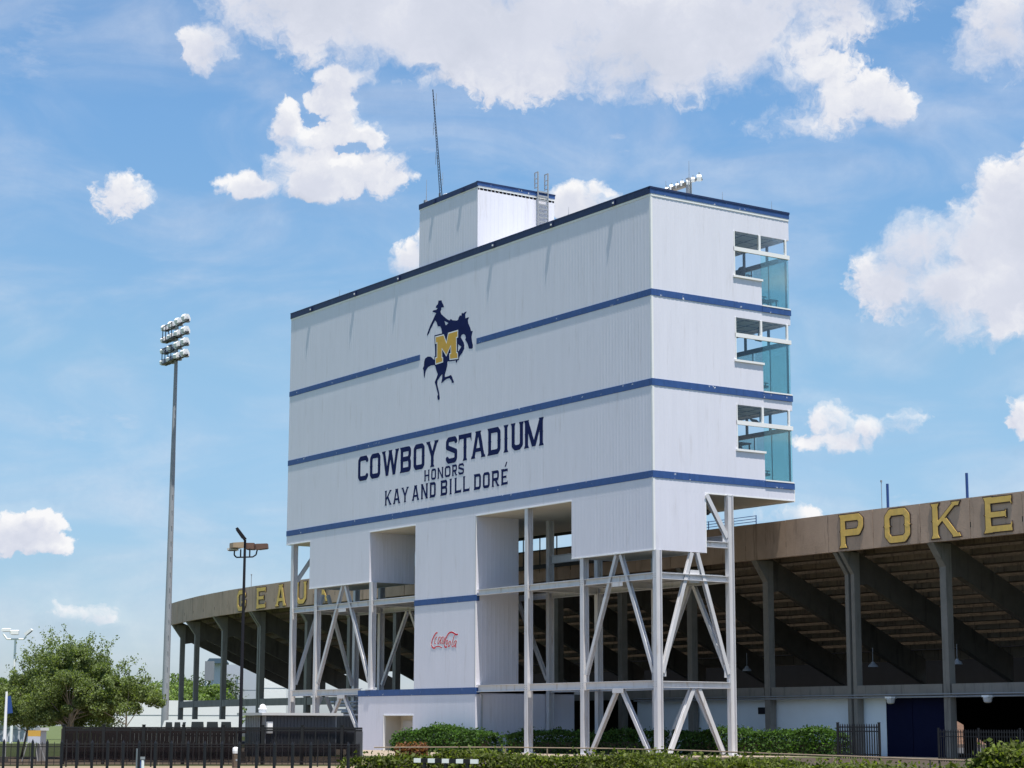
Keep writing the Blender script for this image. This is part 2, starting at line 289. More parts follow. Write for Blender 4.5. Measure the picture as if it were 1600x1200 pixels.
# ------------------------------------------------------------------ mesh helpers
class MB:
    def __init__(s): s.v = []; s.f = []; s.T = None
    def add(s, vs, fs):
        b = len(s.v); s.v += [tuple(v) for v in vs]; s.f += [tuple(i + b for i in f) for f in fs]; return s
    def box(s, x0, x1, y0, y1, z0, z1):
        if x0 > x1: x0, x1 = x1, x0
        if y0 > y1: y0, y1 = y1, y0
        return s.add([(x0,y0,z0),(x1,y0,z0),(x1,y1,z0),(x0,y1,z0),(x0,y0,z1),(x1,y0,z1),(x1,y1,z1),(x0,y1,z1)],
                     [(0,3,2,1),(4,5,6,7),(0,1,5,4),(1,2,6,5),(2,3,7,6),(3,0,4,7)])
    def bar(s, p, q, w, h=None, up=(0,0,1)):
        h = h or w; p = Vector(p); q = Vector(q); d = (q - p).normalized(); up = Vector(up)
        if abs(d.dot(up)) > .98: up = Vector((0, 1, 0))
        a = d.cross(up).normalized(); b = a.cross(d).normalized(); vs = []
        for o in (p, q):
            for i, j in ((-1,-1),(1,-1),(1,1),(-1,1)): vs.append(o + a * (i * w / 2) + b * (j * h / 2))
        return s.add(vs, [(3,2,1,0),(4,5,6,7),(0,1,5,4),(1,2,6,5),(2,3,7,6),(3,0,4,7)])
    def ibeam(s, p, q, w, h, up, t=.035):
        """I section: flanges are perpendicular to up, width w, depth h"""
        p = Vector(p); q = Vector(q); d = (q - p).normalized(); up = Vector(up); a = d.cross(up).normalized(); b = a.cross(d).normalized()
        for k in (-1, 1): s.bar(p + b * k * (h/2 - t/2), q + b * k * (h/2 - t/2), w, t, up)
        s.bar(p, q, t, h - 2.05 * t, up); return s
    def cyl(s, p, q, r0, r1=None, n=10, cap=True):
        r1 = r0 if r1 is None else r1; p = Vector(p); q = Vector(q); d = (q - p).normalized()
        up = Vector((0,0,1)) if abs(d.z) < .95 else Vector((1,0,0)); a = d.cross(up).normalized(); b = a.cross(d)
        vs = [o + (a * math.cos(k*2*math.pi/n) + b * math.sin(k*2*math.pi/n)) * r for o, r in ((p, r0), (q, r1)) for k in range(n)]
        fs = [(k, n + k, n + (k+1) % n, (k+1) % n) for k in range(n)]
        if cap: fs += [tuple(range(n)), tuple(range(2*n-1, n-1, -1))]
        return s.add(vs, fs)
    def tube(s, pts, r, n=6):
        for a, b in zip(pts[:-1], pts[1:]): s.cyl(a, b, r, r, n)
        return s
    def lathe(s, c, prof, n=12):
        c = Vector(c); vs = []; m = len(prof)
        for r, z in prof:
            for k in range(n): vs.append((c.x + r*math.cos(k*2*math.pi/n), c.y + r*math.sin(k*2*math.pi/n), c.z + z))
        fs = [(i*n+k, i*n+(k+1)%n, (i+1)*n+(k+1)%n, (i+1)*n+k) for i in range(m-1) for k in range(n)]
        fs += [tuple(range(n-1,-1,-1)), tuple(range((m-1)*n, m*n))]
        return s.add(vs, fs)
    def prism(s, loop, o, ax, az, n, d0, d1, holes=()):
        """2-D loops (u,w) on the plane o + u*ax + w*az, extruded along n from d0 to d1"""
        o, ax, az, n = map(Vector, (o, ax, az, n)); loops = [list(loop)] + [list(h) for h in holes]
        tris = tessellate_polygon([[Vector((u, w, 0)) for u, w in l] for l in loops])
        flat = [p for l in loops for p in l]; K = len(flat)
        vs = [o + ax*u + az*w + n*d1 for u, w in flat] + [o + ax*u + az*w + n*d0 for u, w in flat]
        fs = []
        for t in tris:
            a, b, c = (Vector(vs[i]) for i in t)
            t = tuple(t) if (b-a).cross(c-a).dot(n) > 0 else (t[0], t[2], t[1])
            fs.append(t); fs.append((t[0]+K, t[2]+K, t[1]+K))
        b0 = 0
        for l in loops:
            L = len(l)
            for i in range(L): fs.append((b0+i, b0+(i+1)%L, K+b0+(i+1)%L, K+b0+i))
            b0 += L
        return s.add(vs, fs)
    def moved(s, off, rz=0.):
        c, sn = math.cos(rz), math.sin(rz)
        s.v = [(x*c - y*sn + off[0], x*sn + y*c + off[1], z + off[2]) for x, y, z in s.v]; return s
    def mesh(s, name, m, smooth=False):
        me = bpy.data.meshes.new(name); me.from_pydata(s.v, [], s.f); me.update()
        if m: me.materials.append(m)
        if smooth: me.polygons.foreach_set('use_smooth', [True]*len(me.polygons))
        return me
WL = {}
def W(o): return WL.get(o.name, Vector((0,0,0)))
def link(name, me, parent=None, loc=(0,0,0), rz=0.):
    o = bpy.data.objects.new(name, me); COL.objects.link(o); loc = Vector(loc)
    WL[o.name] = loc
    if parent: o.parent = parent; o.location = loc - W(parent)
    else: o.location = loc
    o.rotation_euler.z = rz; return o
def part(name, mb, m, parent, label=None, smooth=False, kind=None):
    """world-space vertices; the object's own origin is put at its parent's"""
    off = W(parent) if parent else Vector((0,0,0))
    mb.v = [(x-off.x, y-off.y, z-off.z) for x, y, z in mb.v]
    o = link(name, mb.mesh(name, M[m] if isinstance(m, str) else m, smooth), parent, off)
    if label: o['label'] = label
    if kind: o['kind'] = kind
    return o
def thing(name, label, cat, loc=(0,0,0), group=None):
    o = link(name, None, None, loc); o['label'] = label; o['category'] = cat
    if group: o['group'] = group
    return o
def solo(name, mb, m, label, cat, group=None, smooth=False):
    o = part(name, mb, m, None, smooth=smooth); o['label'] = label; o['category'] = cat
    if group: o['group'] = group
    return o
def struct(name, mb, m):
    o = part(name, mb, m, None); o['kind'] = 'structure'; return o
def dup(root, dloc, label=None, group=None):
    """copy of a thing with its parts and sub-parts, moved by dloc"""
    def rec(o, par):
        c = o.copy(); COL.objects.link(c); c.parent = par
        if par is None:
            c.location = o.location + Vector(dloc)
        for ch in list(o.children):
            if ch is not c: rec(ch, c)
        return c
    r = rec(root, None)
    if label: r['label'] = label
    if group: r['group'] = group
    return r

# ------------------------------------------------------------------ lettering: strokes in a box w x h
def glyph(ch, w, h, t):
    """list of convex polygons"""
    out = []
    def seg(p, q, tt=None, ext=0.):
        tt = tt or t; dx, dy = q[0]-p[0], q[1]-p[1]; L = math.hypot(dx, dy); ux, uy = dx/L, dy/L; nx, ny = -uy*tt/2, ux*tt/2
        p = (p[0]-ux*ext, p[1]-uy*ext); q = (q[0]+ux*ext, q[1]+uy*ext)
        out.append([(p[0]-nx,p[1]-ny),(q[0]-nx,q[1]-ny),(q[0]+nx,q[1]+ny),(p[0]+nx,p[1]+ny)])
    def para(x0, y0, x1, y1, tt=None):
        tt = (tt or t)*.52; a_ = [(x0-tt,y0),(x0+tt,y0),(x1+tt,y1),(x1-tt,y1)]
        out.append(a_ if y1 > y0 else a_[::-1])
    def path(pts, tt=None, closed=False):
        tt = tt or t; P = pts + ([pts[0]] if closed else [])
        for a, b in zip(P[:-1], P[1:]): seg(a, b, tt)
        for x, y in (P[1:-1] + ([P[0]] if closed else [])):
            out.append([(x+tt/2*math.cos(k*math.pi/4+.39), y+tt/2*math.sin(k*math.pi/4+.39)) for k in range(8)])
    def serif(x, y, up, ww=None):
        ww = ww or t*1.6; d = t*.55*up
        a = [(x-ww/2,y),(x+ww/2,y),(x+t/2,y+d),(x-t/2,y+d)]
        out.append(a if up > 0 else a[::-1])
    def spur(x, y): out.append([(x-t*.64,y),(x,y-t*.45),(x+t*.64,y),(x,y+t*.45)])
    def stem(x, y0=0., y1=None, s0=True, s1=True, sp=True):
        y1 = h if y1 is None else y1; out.append([(x-t/2,y0),(x+t/2,y0),(x+t/2,y1),(x-t/2,y1)])
        if s0: serif(x, y0, 1)
        if s1: serif(x, y1, -1)
        if sp: spur(x, (y0+y1)/2)
    a = t/2; c = max(t*.66, w*.23); L = t*.8
    if ch == 'C': path([(w-a,h*.76),(w-a,h-c),(w-c,h-a),(c,h-a),(a,h-c),(a,c),(c,a),(w-c,a),(w-a,c),(w-a,h*.24)])
    elif ch == 'G': path([(w-a,h*.76),(w-a,h-c),(w-c,h-a),(c,h-a),(a,h-c),(a,c),(c,a),(w-c,a),(w-a,c),(w-a,h*.42)]); seg((w*.55,h*.42),(w+a*.3,h*.42),t*.7)
    elif ch == 'O': path([(a,c),(c,a),(w-c,a),(w-a,c),(w-a,h-c),(w-c,h-a),(c,h-a),(a,h-c)], closed=True); spur(a,h/2); spur(w-a,h/2)
    elif ch == 'W':
        for p, q in (((L*.8,h),(w*.30,0)),((w*.30,0),(w*.5,h)),((w*.5,h),(w*.72,0)),((w*.72,0),(w-L*.8,h))): para(*p, *q, t*.95)
        serif(L*.8,h,-1); serif(w*.5,h,-1); serif(w-L*.8,h,-1)
    elif ch in 'BDPR':
        stem(L); top = h - a
        if ch == 'D': path([(L,top),(w-c,top),(w-a,h-c),(w-a,c),(w-c,a),(L,a)]); spur(w-a,h/2)
        else:
            mid = h*.52 if ch == 'B' else h*.45
            path([(L,top),(w-c*.9,top),(w-a,h-c*.8),(w-a,mid+c*.7),(w-c*.9,mid),(L,mid)])
            if ch == 'B': path([(L,mid),(w-c*.9,mid),(w-a,mid-c*.7),(w-a,c*.8),(w-c*.9,a),(L,a)])
            if ch == 'R': para(w*.5,mid,w-a*.9,0); serif(w-a*.9,0,1)
    elif ch == 'Y': para(L*.9,h,w/2,h*.42); para(w-L*.9,h,w/2,h*.42); stem(w/2,0,h*.5,True,False); serif(L*.9,h,-1); serif(w-L*.9,h,-1)
    elif ch == 'S': path([(w-a,h*.77),(w-a,h-c),(w-c,h-a),(c,h-a),(a,h-c),(a,h*.62),(w-a,h*.42),(w-a,c),(w-c,a),(c,a),(a,c),(a,h*.22)])
    elif ch == 'T':
        stem(w/2, s1=False); out.append([(0,h-t*.9),(w,h-t*.9),(w,h),(0,h)]); out.append([(0,h-t*1.7),(t*.45,h-t*.9),(0,h-t*.9)]); out.append([(w,h-t*1.7),(w,h-t*.9),(w-t*.45,h-t*.9)])
    elif ch == 'A': para(L*.9,0,w*.46,h); para(w-L*.9,0,w*.54,h); seg((w*.27,h*.3),(w*.73,h*.3),t*.75); serif(L*.9,0,1); serif(w-L*.9,0,1); out.append([(w*.3,h-t*.3),(w*.7,h-t*.3),(w*.7,h),(w*.3,h)])
    elif ch == 'I': stem(w/2)
    elif ch == 'U': path([(L,h*.98),(L,c),(c+a,a),(w-c-a,a),(w-L,c),(w-L,h*.98)]); serif(L,h,-1); serif(w-L,h,-1)
    elif ch == 'M': stem(L); stem(w-L); para(L,h,w/2,h*.02,t*1.1); para(w/2,h*.02,w-L,h,t)
    elif ch == 'N': stem(L); stem(w-L,sp=False); para(L,h,w-L,0,t*.95)
    elif ch == 'H': stem(L); stem(w-L); seg((L,h/2),(w-L,h/2),t*.8)
    elif ch == 'K': stem(L); para(L*1.2,h*.36,w-L*.9,h,t*.85); para(w*.44,h*.56,w-L*.8,0,t*1.1); serif(w-L*.9,h,-1); serif(w-L*.8,0,1)
    elif ch == 'L': stem(L); seg((L,a),(w,a),t*.9); out.append([(w-t*.5,a),(w,a),(w,h*.28)])
    elif ch == 'E': stem(L); seg((L,a),(w,a),t*.85); seg((L,h-a),(w,h-a),t*.85); seg((L,h/2),(w*.8,h/2),t*.75); out.append([(w-t*.5,a),(w,a),(w,h*.26)]); out.append([(w-t*.5,h-a),(w,h*.76),(w,h-a)]); out.append([(w*.8-t*.1,h*.4),(w*.8,h*.4),(w*.8,h*.6),(w*.8-t*.1,h*.6)])
    elif ch == 'X': para(L,0,w-L,h); para(w-L,0,L,h); [serif(x,y,u) for x in (L,w-L) for y,u in ((0,1),(h,-1))]
    return out
def grow(poly, g):
    A = sum(poly[i][0]*poly[(i+1)%len(poly)][1]-poly[(i+1)%len(poly)][0]*poly[i][1] for i in range(len(poly)))
    if A < 0: poly = poly[::-1]
    res = []; n = len(poly)
    for i in range(n):
        p0, p1, p2 = poly[i-1], poly[i], poly[(i+1)%n]
        d1 = (p1[0]-p0[0], p1[1]-p0[1]); d2 = (p2[0]-p1[0], p2[1]-p1[1])
        l1 = math.hypot(*d1) or 1e-6; l2 = math.hypot(*d2) or 1e-6
        n1 = (d1[1]/l1, -d1[0]/l1); n2 = (d2[1]/l2, -d2[0]/l2); k = 1 + n1[0]*n2[0] + n1[1]*n2[1]
        k = max(k, .45); res.append((p1[0]+(n1[0]+n2[0])/k*g, p1[1]+(n1[1]+n2[1])/k*g))
    return res
def letter(ch, o, ax, n, w, h, t, m, parent, d0=.0, d1=.02, outline=0., om=None):
    ps = glyph(ch, w, h, t); mb = MB()
    for i, p in enumerate(ps): mb.prism(p, o, ax, (0,0,1), n, d0, d1 + .0003*i)
    L = part('letter', mb, m, parent)
    if outline:
        mb = MB()
        for i, p in enumerate(ps): mb.prism(grow(p, outline), o, ax, (0,0,1), n, d0, d1 - .022 + .0005*i)
        part('letter_outline', mb, om, L)
    return L

# ------------------------------------------------------------------ ground
FY = 10.8
def mbgrid(x0, x1, y0, y1, z): return MB().add([(x0,y0,z),(x1,y0,z),(x1,y1,z),(x0,y1,z)], [(0,1,2,3)])
struct('ground', mbgrid(-3000, 3000, -3000, 3000, 0), 'grass')
def strip(name, pts, wdt, z, m):
    vs = []; 
    for i, p in enumerate(pts):
        a = pts[max(i-1,0)]; b = pts[min(i+1,len(pts)-1)]; d = Vector((b[0]-a[0], b[1]-a[1], 0)).normalized(); nn = Vector((-d.y, d.x, 0))
        vs += [(p[0]+nn.x*wdt/2, p[1]+nn.y*wdt/2, z), (p[0]-nn.x*wdt/2, p[1]-nn.y*wdt/2, z)]
    return struct(name, MB().add(vs, [(2*i, 2*i+1, 2*i+3, 2*i+2) for i in range(len(pts)-1)]), m)
strip('path', [spot(x, 79) for x in (-400, -100, 100, 300, 560)], 5.5, .006, 'path')
strip('service_yard', [spot(x, 96) for x in (-500, -100, 100, 300, 620)], 22, .004, 'ground')
struct('concourse_floor', mbgrid(-110, 45, 9, 60, .008), 'asphalt')
struct('bounce_forecourt', mbgrid(-46, 4, -13, 9, .010), 'bounce_forecourt')  # paving hidden by the hedges, added pale to bounce sun onto the soffits
bl_ = [spot(px, d) for px, d in ((575, 70), (900, 66), (1200, 57), (1450, 49), (1760, 43))]; bh_ = [spot(px, d) for px, d in ((575, 106), (900, 106), (1200, 108), (1450, 108), (1760, 108))]
mb_ = MB().add([(p.x, p.y, .014) for p in bl_+bh_], [(i, i+1, i+6, i+5) for i in range(4)])
struct('planting_bed', mb_, 'mulch')
struct('parking_lot', mbgrid(60, 160, -130, -55, .005), 'asphalt')

# ------------------------------------------------------------------ press box
PB = thing('press_box', 'tall white metal stadium press box on steel legs with blue bands and navy lettering', 'building')
X1 = -43.2; DP = 10.4; RIB = .3
def wallF(x0, x1, z0, z1, y=0., th=.1, name='wall'):
    mb = MB().box(x0, x1, y, y+th, z0, z1)
    n = max(1, int((x1-x0)/RIB))
    for i in range(n):
        x = x0 + (i+.5)*(x1-x0)/n; w = .035
        mb.add([(x-w-.03,y-.0005,z0+.004),(x-w,y-.005,z0+.004),(x+w,y-.005,z0+.004),(x+w+.03,y-.0005,z0+.004),
                (x-w-.03,y-.0005,z1-.004),(x-w,y-.005,z1-.004),(x+w,y-.005,z1-.004),(x+w+.03,y-.0005,z1-.004)],
               [(0,1,5,4),(1,2,6,5),(2,3,7,6),(0,3,2,1),(4,5,6,7)])
    return part(name, mb, 'white', PB)
def wallR(y0, y1, z0, z1, x=0., th=.1, name='wall', ribs=True):
    mb = MB().box(x-th, x, y0, y1, z0, z1)
    n = max(1, int((y1-y0)/RIB)) if ribs else 0
    for i in range(n):
        y = y0 + (i+.5)*(y1-y0)/n; w = .035
        mb.add([(x+.0005,y-w-.03,z0+.004),(x+.005,y-w,z0+.004),(x+.005,y+w,z0+.004),(x+.0005,y+w+.03,z0+.004),
                (x+.0005,y-w-.03,z1-.004),(x+.005,y-w,z1-.004),(x+.005,y+w,z1-.004),(x+.0005,y+w+.03,z1-.004)],
               [(0,1,5,4),(1,2,6,5),(2,3,7,6),(0,3,2,1),(4,5,6,7)])
    return part(name, mb, 'white', PB)
ST = [(25.52, 25.9, 30.09, 27.40), (20.38, 20.78, 24.97, 22.42), (15.2, 15.6, 19.85, 17.22)]   # band bottom, band top, window head, sill
# long face
tops = [31.28, 25.52, 20.38]
for (bb, bt, wh, ws), tp in zip(ST, tops): wallF(X1, -.12, bt, tp)
wallF(-24.83, -17.97, 25.515, 25.905, y=-.001)
wallF(X1, -.12, 14.58, 15.2)
for x0, x1 in ((X1-.02, -24.85), (-17.95, .03)): part('blue_band', MB().box(x0, x1, -.028, .0, 25.525, 25.895), 'blue', PB)
for z0, z1 in ((20.385, 20.775), (15.205, 15.595)): part('blue_band', MB().box(X1-.02, .03, -.028, 0, z0, z1), 'blue', PB)
# hanging boxes and stair tower
wallF(-39.6, -31.2, 11.2, 14.58); wallF(-7.72, -.12, 11.2, 14.58)
wallF(-25.17, -17.98, 9.66, 14.58); wallF(-25.17, -17.98, 3.96, 9.28)
part('blue_band', MB().box(-25.19, -17.86, -.03, .25, 9.29, 9.65), 'blue', PB)
wallF(-32.35, -28.93, 0, 3.54); wallF(-25.27, -17.98, 0, 3.54); wallF(-28.93, -25.27, 2.28, 3.54)
part('blue_band', MB().box(-32.37, -17.84, -.03, .3, 3.55, 3.95), 'blue', PB)
part('flat_roof', MB().box(-32.35, -17.9, .3, 8.0, 3.6, 3.93), 'trim', PB)
wallR(.3, 7.54, 0, 3.54, x=-17.9); wallR(.3, 7.54, 3.55, 3.95, x=-17.9, ribs=False)
wallR(0, .3, 0, 3.54, x=-17.88)
wallR(0, 3.22, 3.96, 9.28, x=-17.9); wallR(0, 3.22, 9.66, 14.58, x=-17.9); wallR(.25, 3.22, 9.28, 9.66, x=-17.9, ribs=False)
part('wall', MB().box(-25.17, -18.0, 3.12, 3.22, 3.96, 14.58), 'white', PB)
part('wall', MB().box(-25.17, -25.07, .1, 3.12, 3.96, 14.58), 'white', PB)
part('wall', MB().box(-32.35, -32.25, .1, 7.5, 0, 3.54), 'white', PB)
wallR(0, 3.6, 11.2, 14.58, x=-31.1)
part('wall', MB().box(-39.6, -39.5, .1, 3.5, 11.2, 14.58), 'white', PB)
part('wall', MB().box(-39.5, -31.2, 3.5, 3.6, 11.2, 14.58), 'white', PB)
part('soffit', MB().box(-39.48, -31.2, .1, 3.5, 11.22, 11.3), 'soffit', PB)
part('wall', MB().box(-7.72, -7.62, .1, 3.62, 11.2, 14.58), 'white', PB)
part('wall', MB().box(-7.62, -.1, 3.62, 3.72, 11.2, 14.58), 'white', PB)
part('soffit', MB().box(-7.6, -.12, .1, 3.6, 11.22, 11.3), 'soffit', PB)
for x0, x1 in ((-39.6, -31.08), (-7.72, .012)):
    part('drip_edge', MB().box(x0, x1, -.02, .0, 11.17, 11.24), 'trim', PB)
for x0, x1 in ((X1, -39.6), (-31.1, -25.17), (-17.9, -7.72)): part('drip_edge', MB().box(x0, x1, -.02, 0, 14.55, 14.62), 'trim', PB)
# door recess
DR = part('door_recess', MB().box(-28.9, -28.86, .1, 1.3, 0, 2.28).box(-25.3, -25.26, .1, 1.3, 0, 2.28).box(-28.9, -25.26, 1.3, 1.36, 0, 2.28).box(-28.9, -25.26, .1, 1.3, 2.29, 2.33), 'soffit', PB)
part('door_frame', MB().box(-28.98, -28.88, -.03, .1, 0, 2.28).box(-28.98, -25.2, -.03, .1, 2.25, 2.33), 'trim', PB)
D_ = part('door', MB().box(-28.5, -27.0, 1.22, 1.29, 0, 1.95), 'roofgrey', PB); part('door_handle', MB().box(-27.2, -27.12, 1.16, 1.22, .95, 1.1), 'black', D_)
part('keypad', MB().box(-26.4, -26.1, 1.22, 1.3, .75, 1.05), 'black', PB)
# right face
wallR(0, 6.1, 25.9, 31.28); wallR(6.1, DP, 30.1, 31.28); wallR(6.1, 8.2, 25.9, 27.36)
wallR(0, 6.1, 20.78, 25.52); wallR(6.1, DP, 24.97, 25.52); wallR(6.1, 8.2, 20.78, 22.40)
wallR(0, 6.1, 15.6, 20.38); wallR(6.1, DP, 19.85, 20.38); wallR(6.1, 8.2, 15.6, 17.19)
wallR(0, DP, 14.58, 15.2); wallR(0, 3.72, 11.2, 14.58)
for bb, bt, wh, ws in ST:
    part('blue_band', MB().box(0, .03, 0, 8.2, bb+.005, bt-.005).box(.0, .055, 8.2, DP+.03, bb+.01, bt-.04), 'blue', PB)
    part('floor_slab', MB().box(X1+.1, -.11, .12, DP, bb-.02, bt-.02), 'soffit', PB)
    part('window_sill', MB().box(-.1, .09, 6.02, 8.26, ws-.06, ws+.06), 'trim', PB)
    part('window_sill', MB().box(-.1, .07, 8.2, DP-.02, bt-.03, bt+.05), 'trim', PB)
    part('ceiling', MB().box(X1+.1, -.11, .12, DP-.1, wh+.06, wh+.12), 'soffit_dark', PB)
    cg = MB()
    for i in range(14): cg.box(-.7-i*1.22, -.66-i*1.22, 4.6, DP-.2, wh+.035, wh+.058)
    for j in range(5): cg.box(-18, -.15, 5.2+j*1.1, 5.24+j*1.1, wh+.03, wh+.052)
    part('ceiling_grid', cg, 'black', PB, kind='stuff')
    part('tiered_platform', MB().box(-9, -.15, 4.52, 7.9, bt+.001, bt+1.15), 'room', PB)
    part('partition', MB().box(X1+.1, -.1, 4.4, 4.5, bt, wh+.05).box(-18.1, -18, 4.5, DP-.1, bt, wh+.05), 'room', PB)
    # end window: transom, mullions, panes
    wf = part('window_frame', MB().box(-.08, .05, 6.1, DP, wh-1.16, wh-.92).box(-.07, .04, 8.02, 8.16, wh-.92, wh).box(-.07, .04, 10.06, 10.18, wh-.92, wh).box(-.07, .04, 6.1, 6.17, ws, wh), 'trim', PB)
    part('pane', MB().box(-.035, -.02, 6.17, 8.2, ws+.06, wh-1.16), 'clear', wf)
    part('pane', MB().box(-.035, -.02, 8.2, DP-.06, bt+.05, wh-1.16), 'tint', wf)
    part('pane', MB().box(-.035, -.02, 6.17, 8.02, wh-.92, wh), 'clear', wf)
    part('pane', MB().box(-.035, -.02, 8.16, 10.06, wh-.92, wh), 'clear', wf)
    # field-side glazing
    part('window_header', MB().box(X1+.1, -.1, DP-.18, DP-.03, wh-1.2, wh-.94), 'black', PB)
    part('fascia_trim', MB().box(X1+.1, -.1, DP-.08, DP, bb, bt), 'blue', PB)
    part('fascia_trim', MB().box(X1+.1, -.1, DP-.08, DP, wh, (31.28 if bb > 25 else bb+5.12)), 'white', PB)
    n = 14
    for i in range(n):
        xa = X1 + .15 + i*(-.15-X1-.1)/n; xb = xa + (-.15-X1-.1)/n - .03
        part('pane', MB().box(xa, xb, DP-.09, DP-.075, bt+.03, wh-1.2), 'tint', PB)
    mu = MB()
    for i in range(28): mu.box(-.18-i*1.55, -.14-i*1.55, DP-.14, DP-.10, bt, wh-1.2) if i % 3 else mu.box(-.18-i*1.55, -.10-i*1.55, DP-.2, DP-.09, bt, wh-1.2)
    for i in range(20): mu.box(-1.9-i*2.1, -1.75-i*2.1, DP-.16, DP-.06, wh-.94, wh)
    part('mullions', mu, 'black', PB, kind='stuff')
part('soffit', MB().box(X1, -.1, .1, DP, 14.56, 14.64), 'soffit', PB)
part('wall', MB().box(X1, X1+.1, .1, DP, 14.58, 31.28), 'white', PB)
part('drip_edge', MB().box(-.02, .012, 3.72, DP, 14.53, 14.6).box(X1, 0, DP, DP+.08, 14.5, 15.2), 'trim', PB)
for a in ((-.115,.015,-.015,.115,11.18,31.28),): part('corner_trim', MB().box(*a), 'trim', PB)
part('corner_trim', MB().box(-.02, .014, 3.70, 3.76, 11.19, 14.58), 'trim', PB)
part('corner_trim', MB().box(-17.93, -17.87, -.015, .02, 3.96, 9.28).box(-17.93, -17.87, -.015, .02, 9.66, 14.55), 'trim', PB)
part('downpipe', MB().cyl((-17.8, .42, .3), (-17.8, .42, 3.5), .05, n=8), 'galv', PB)
# parapet
part('parapet_flashing', MB().box(X1-.04, .0, -.06, .1, 31.40, 31.80).box(X1-.04, .05, -.08, .14, 31.76, 31.83), 'navy', PB)
part('parapet_flashing', MB().box(0, .045, -.05, DP+.04, 31.42, 31.70), 'blue', PB)
part('parapet_flashing', MB().box(-.14, .07, -.06, DP+.06, 31.70, 31.82), 'navy', PB)
part('parapet_flashing', MB().box(X1, -.1, DP-.12, DP, 31.28, 31.82), 'navy', PB)
part('drip_edge', MB().box(X1, .02, -.03, .1, 31.28, 31.40).box(-.1, .03, 0, DP, 31.28, 31.42), 'trim', PB)
part('flat_roof', MB().box(X1+.1, -.15, .15, DP-.13, 31.2, 31.35), 'roofgrey', PB)
for x in (-40.06, -33.58, -27.63, -16.01, -9.63, -3.39):
    s_ = part('roof_scupper', MB().box(x-.14, x+.14, -.155, -.061, 31.42, 31.74), 'navy', PB)
    part('scupper_spout', MB().box(x+.02, x+.13, -.19, -.156, 31.50, 31.60), 'trim', s_)
# penthouse
PH = part('roof_stair_tower', MB().box(-25.2, -25.1, .18, 6.1, 31.3, 35.85).box(-25.1, -18.15, 6.02, 6.12, 31.3, 35.85).box(-25.2, -18.05, .1, 6.1, 35.7, 35.95), 'white', PB)
def sub(name, mb, m): return part(name, mb, m, PH)
mb = MB().box(-25.2, -18.17, .08, .18, 31.3, 35.84)
for i in range(23): x = -25.05 + i*.3; mb.box(x-.035, x+.035, .076, .0795, 31.3, 35.83)
sub('wall', mb, 'white')
mb = MB().box(-18.15, -18.05, .08, 6.12, 31.3, 35.84)
for i in range(20): y = .22 + i*.3; mb.box(-18.0495, -18.045, y-.035, y+.035, 31.3, 35.83)
sub('wall', mb, 'white')
sub('parapet_flashing', MB().box(-25.24, -18.05, .03, .2, 35.90, 36.25), 'navy'); sub('parapet_flashing', MB().box(-18.05, -18.0, .03, 6.15, 35.97, 36.18), 'blue')
sub('parapet_flashing', MB().box(-18.2, -17.98, .02, 6.18, 36.18, 36.27), 'navy')
sub('drip_edge', MB().box(-25.2, -18.03, .05, .1, 35.84, 35.91).box(-18.05, -18.02, .1, 6.12, 35.84, 35.97), 'trim')
for x in (-23.27, -19.8):
    sub('roof_scupper', MB().box(x-.13, x+.13, -.06, .029, 35.93, 36.2), 'navy')
# ladder
LD = part('roof_ladder', MB().box(-17.84, -17.78, 4.60, 4.68, 31.3, 37.58).box(-17.84, -17.78, 5.40, 5.48, 31.3, 37.58), 'galv', PB)
lm = bpy.data.meshes
rung = MB().box(-.04, .04, -.38, .38, -.045, .045).mesh('rung', M['galv'])
for k in range(17): link('rung', rung, LD, (-17.81, 5.04, 31.6+k*.29))
for y in (4.64, 5.44): part('grab_rail', MB().box(-18.2, -18.15, y-.025, y+.025, 36.5, 37.58).box(-18.2, -17.84, y-.02, y+.02, 37.52, 37.58).box(-18.15, -17.84, y-.02, y+.02, 37.1, 37.14).box(-18.15, -17.84, y-.02, y+.02, 36.8, 36.84).box(-18.2, -17.84, y-.02, y+.02, 36.5, 36.54), 'galv', LD)

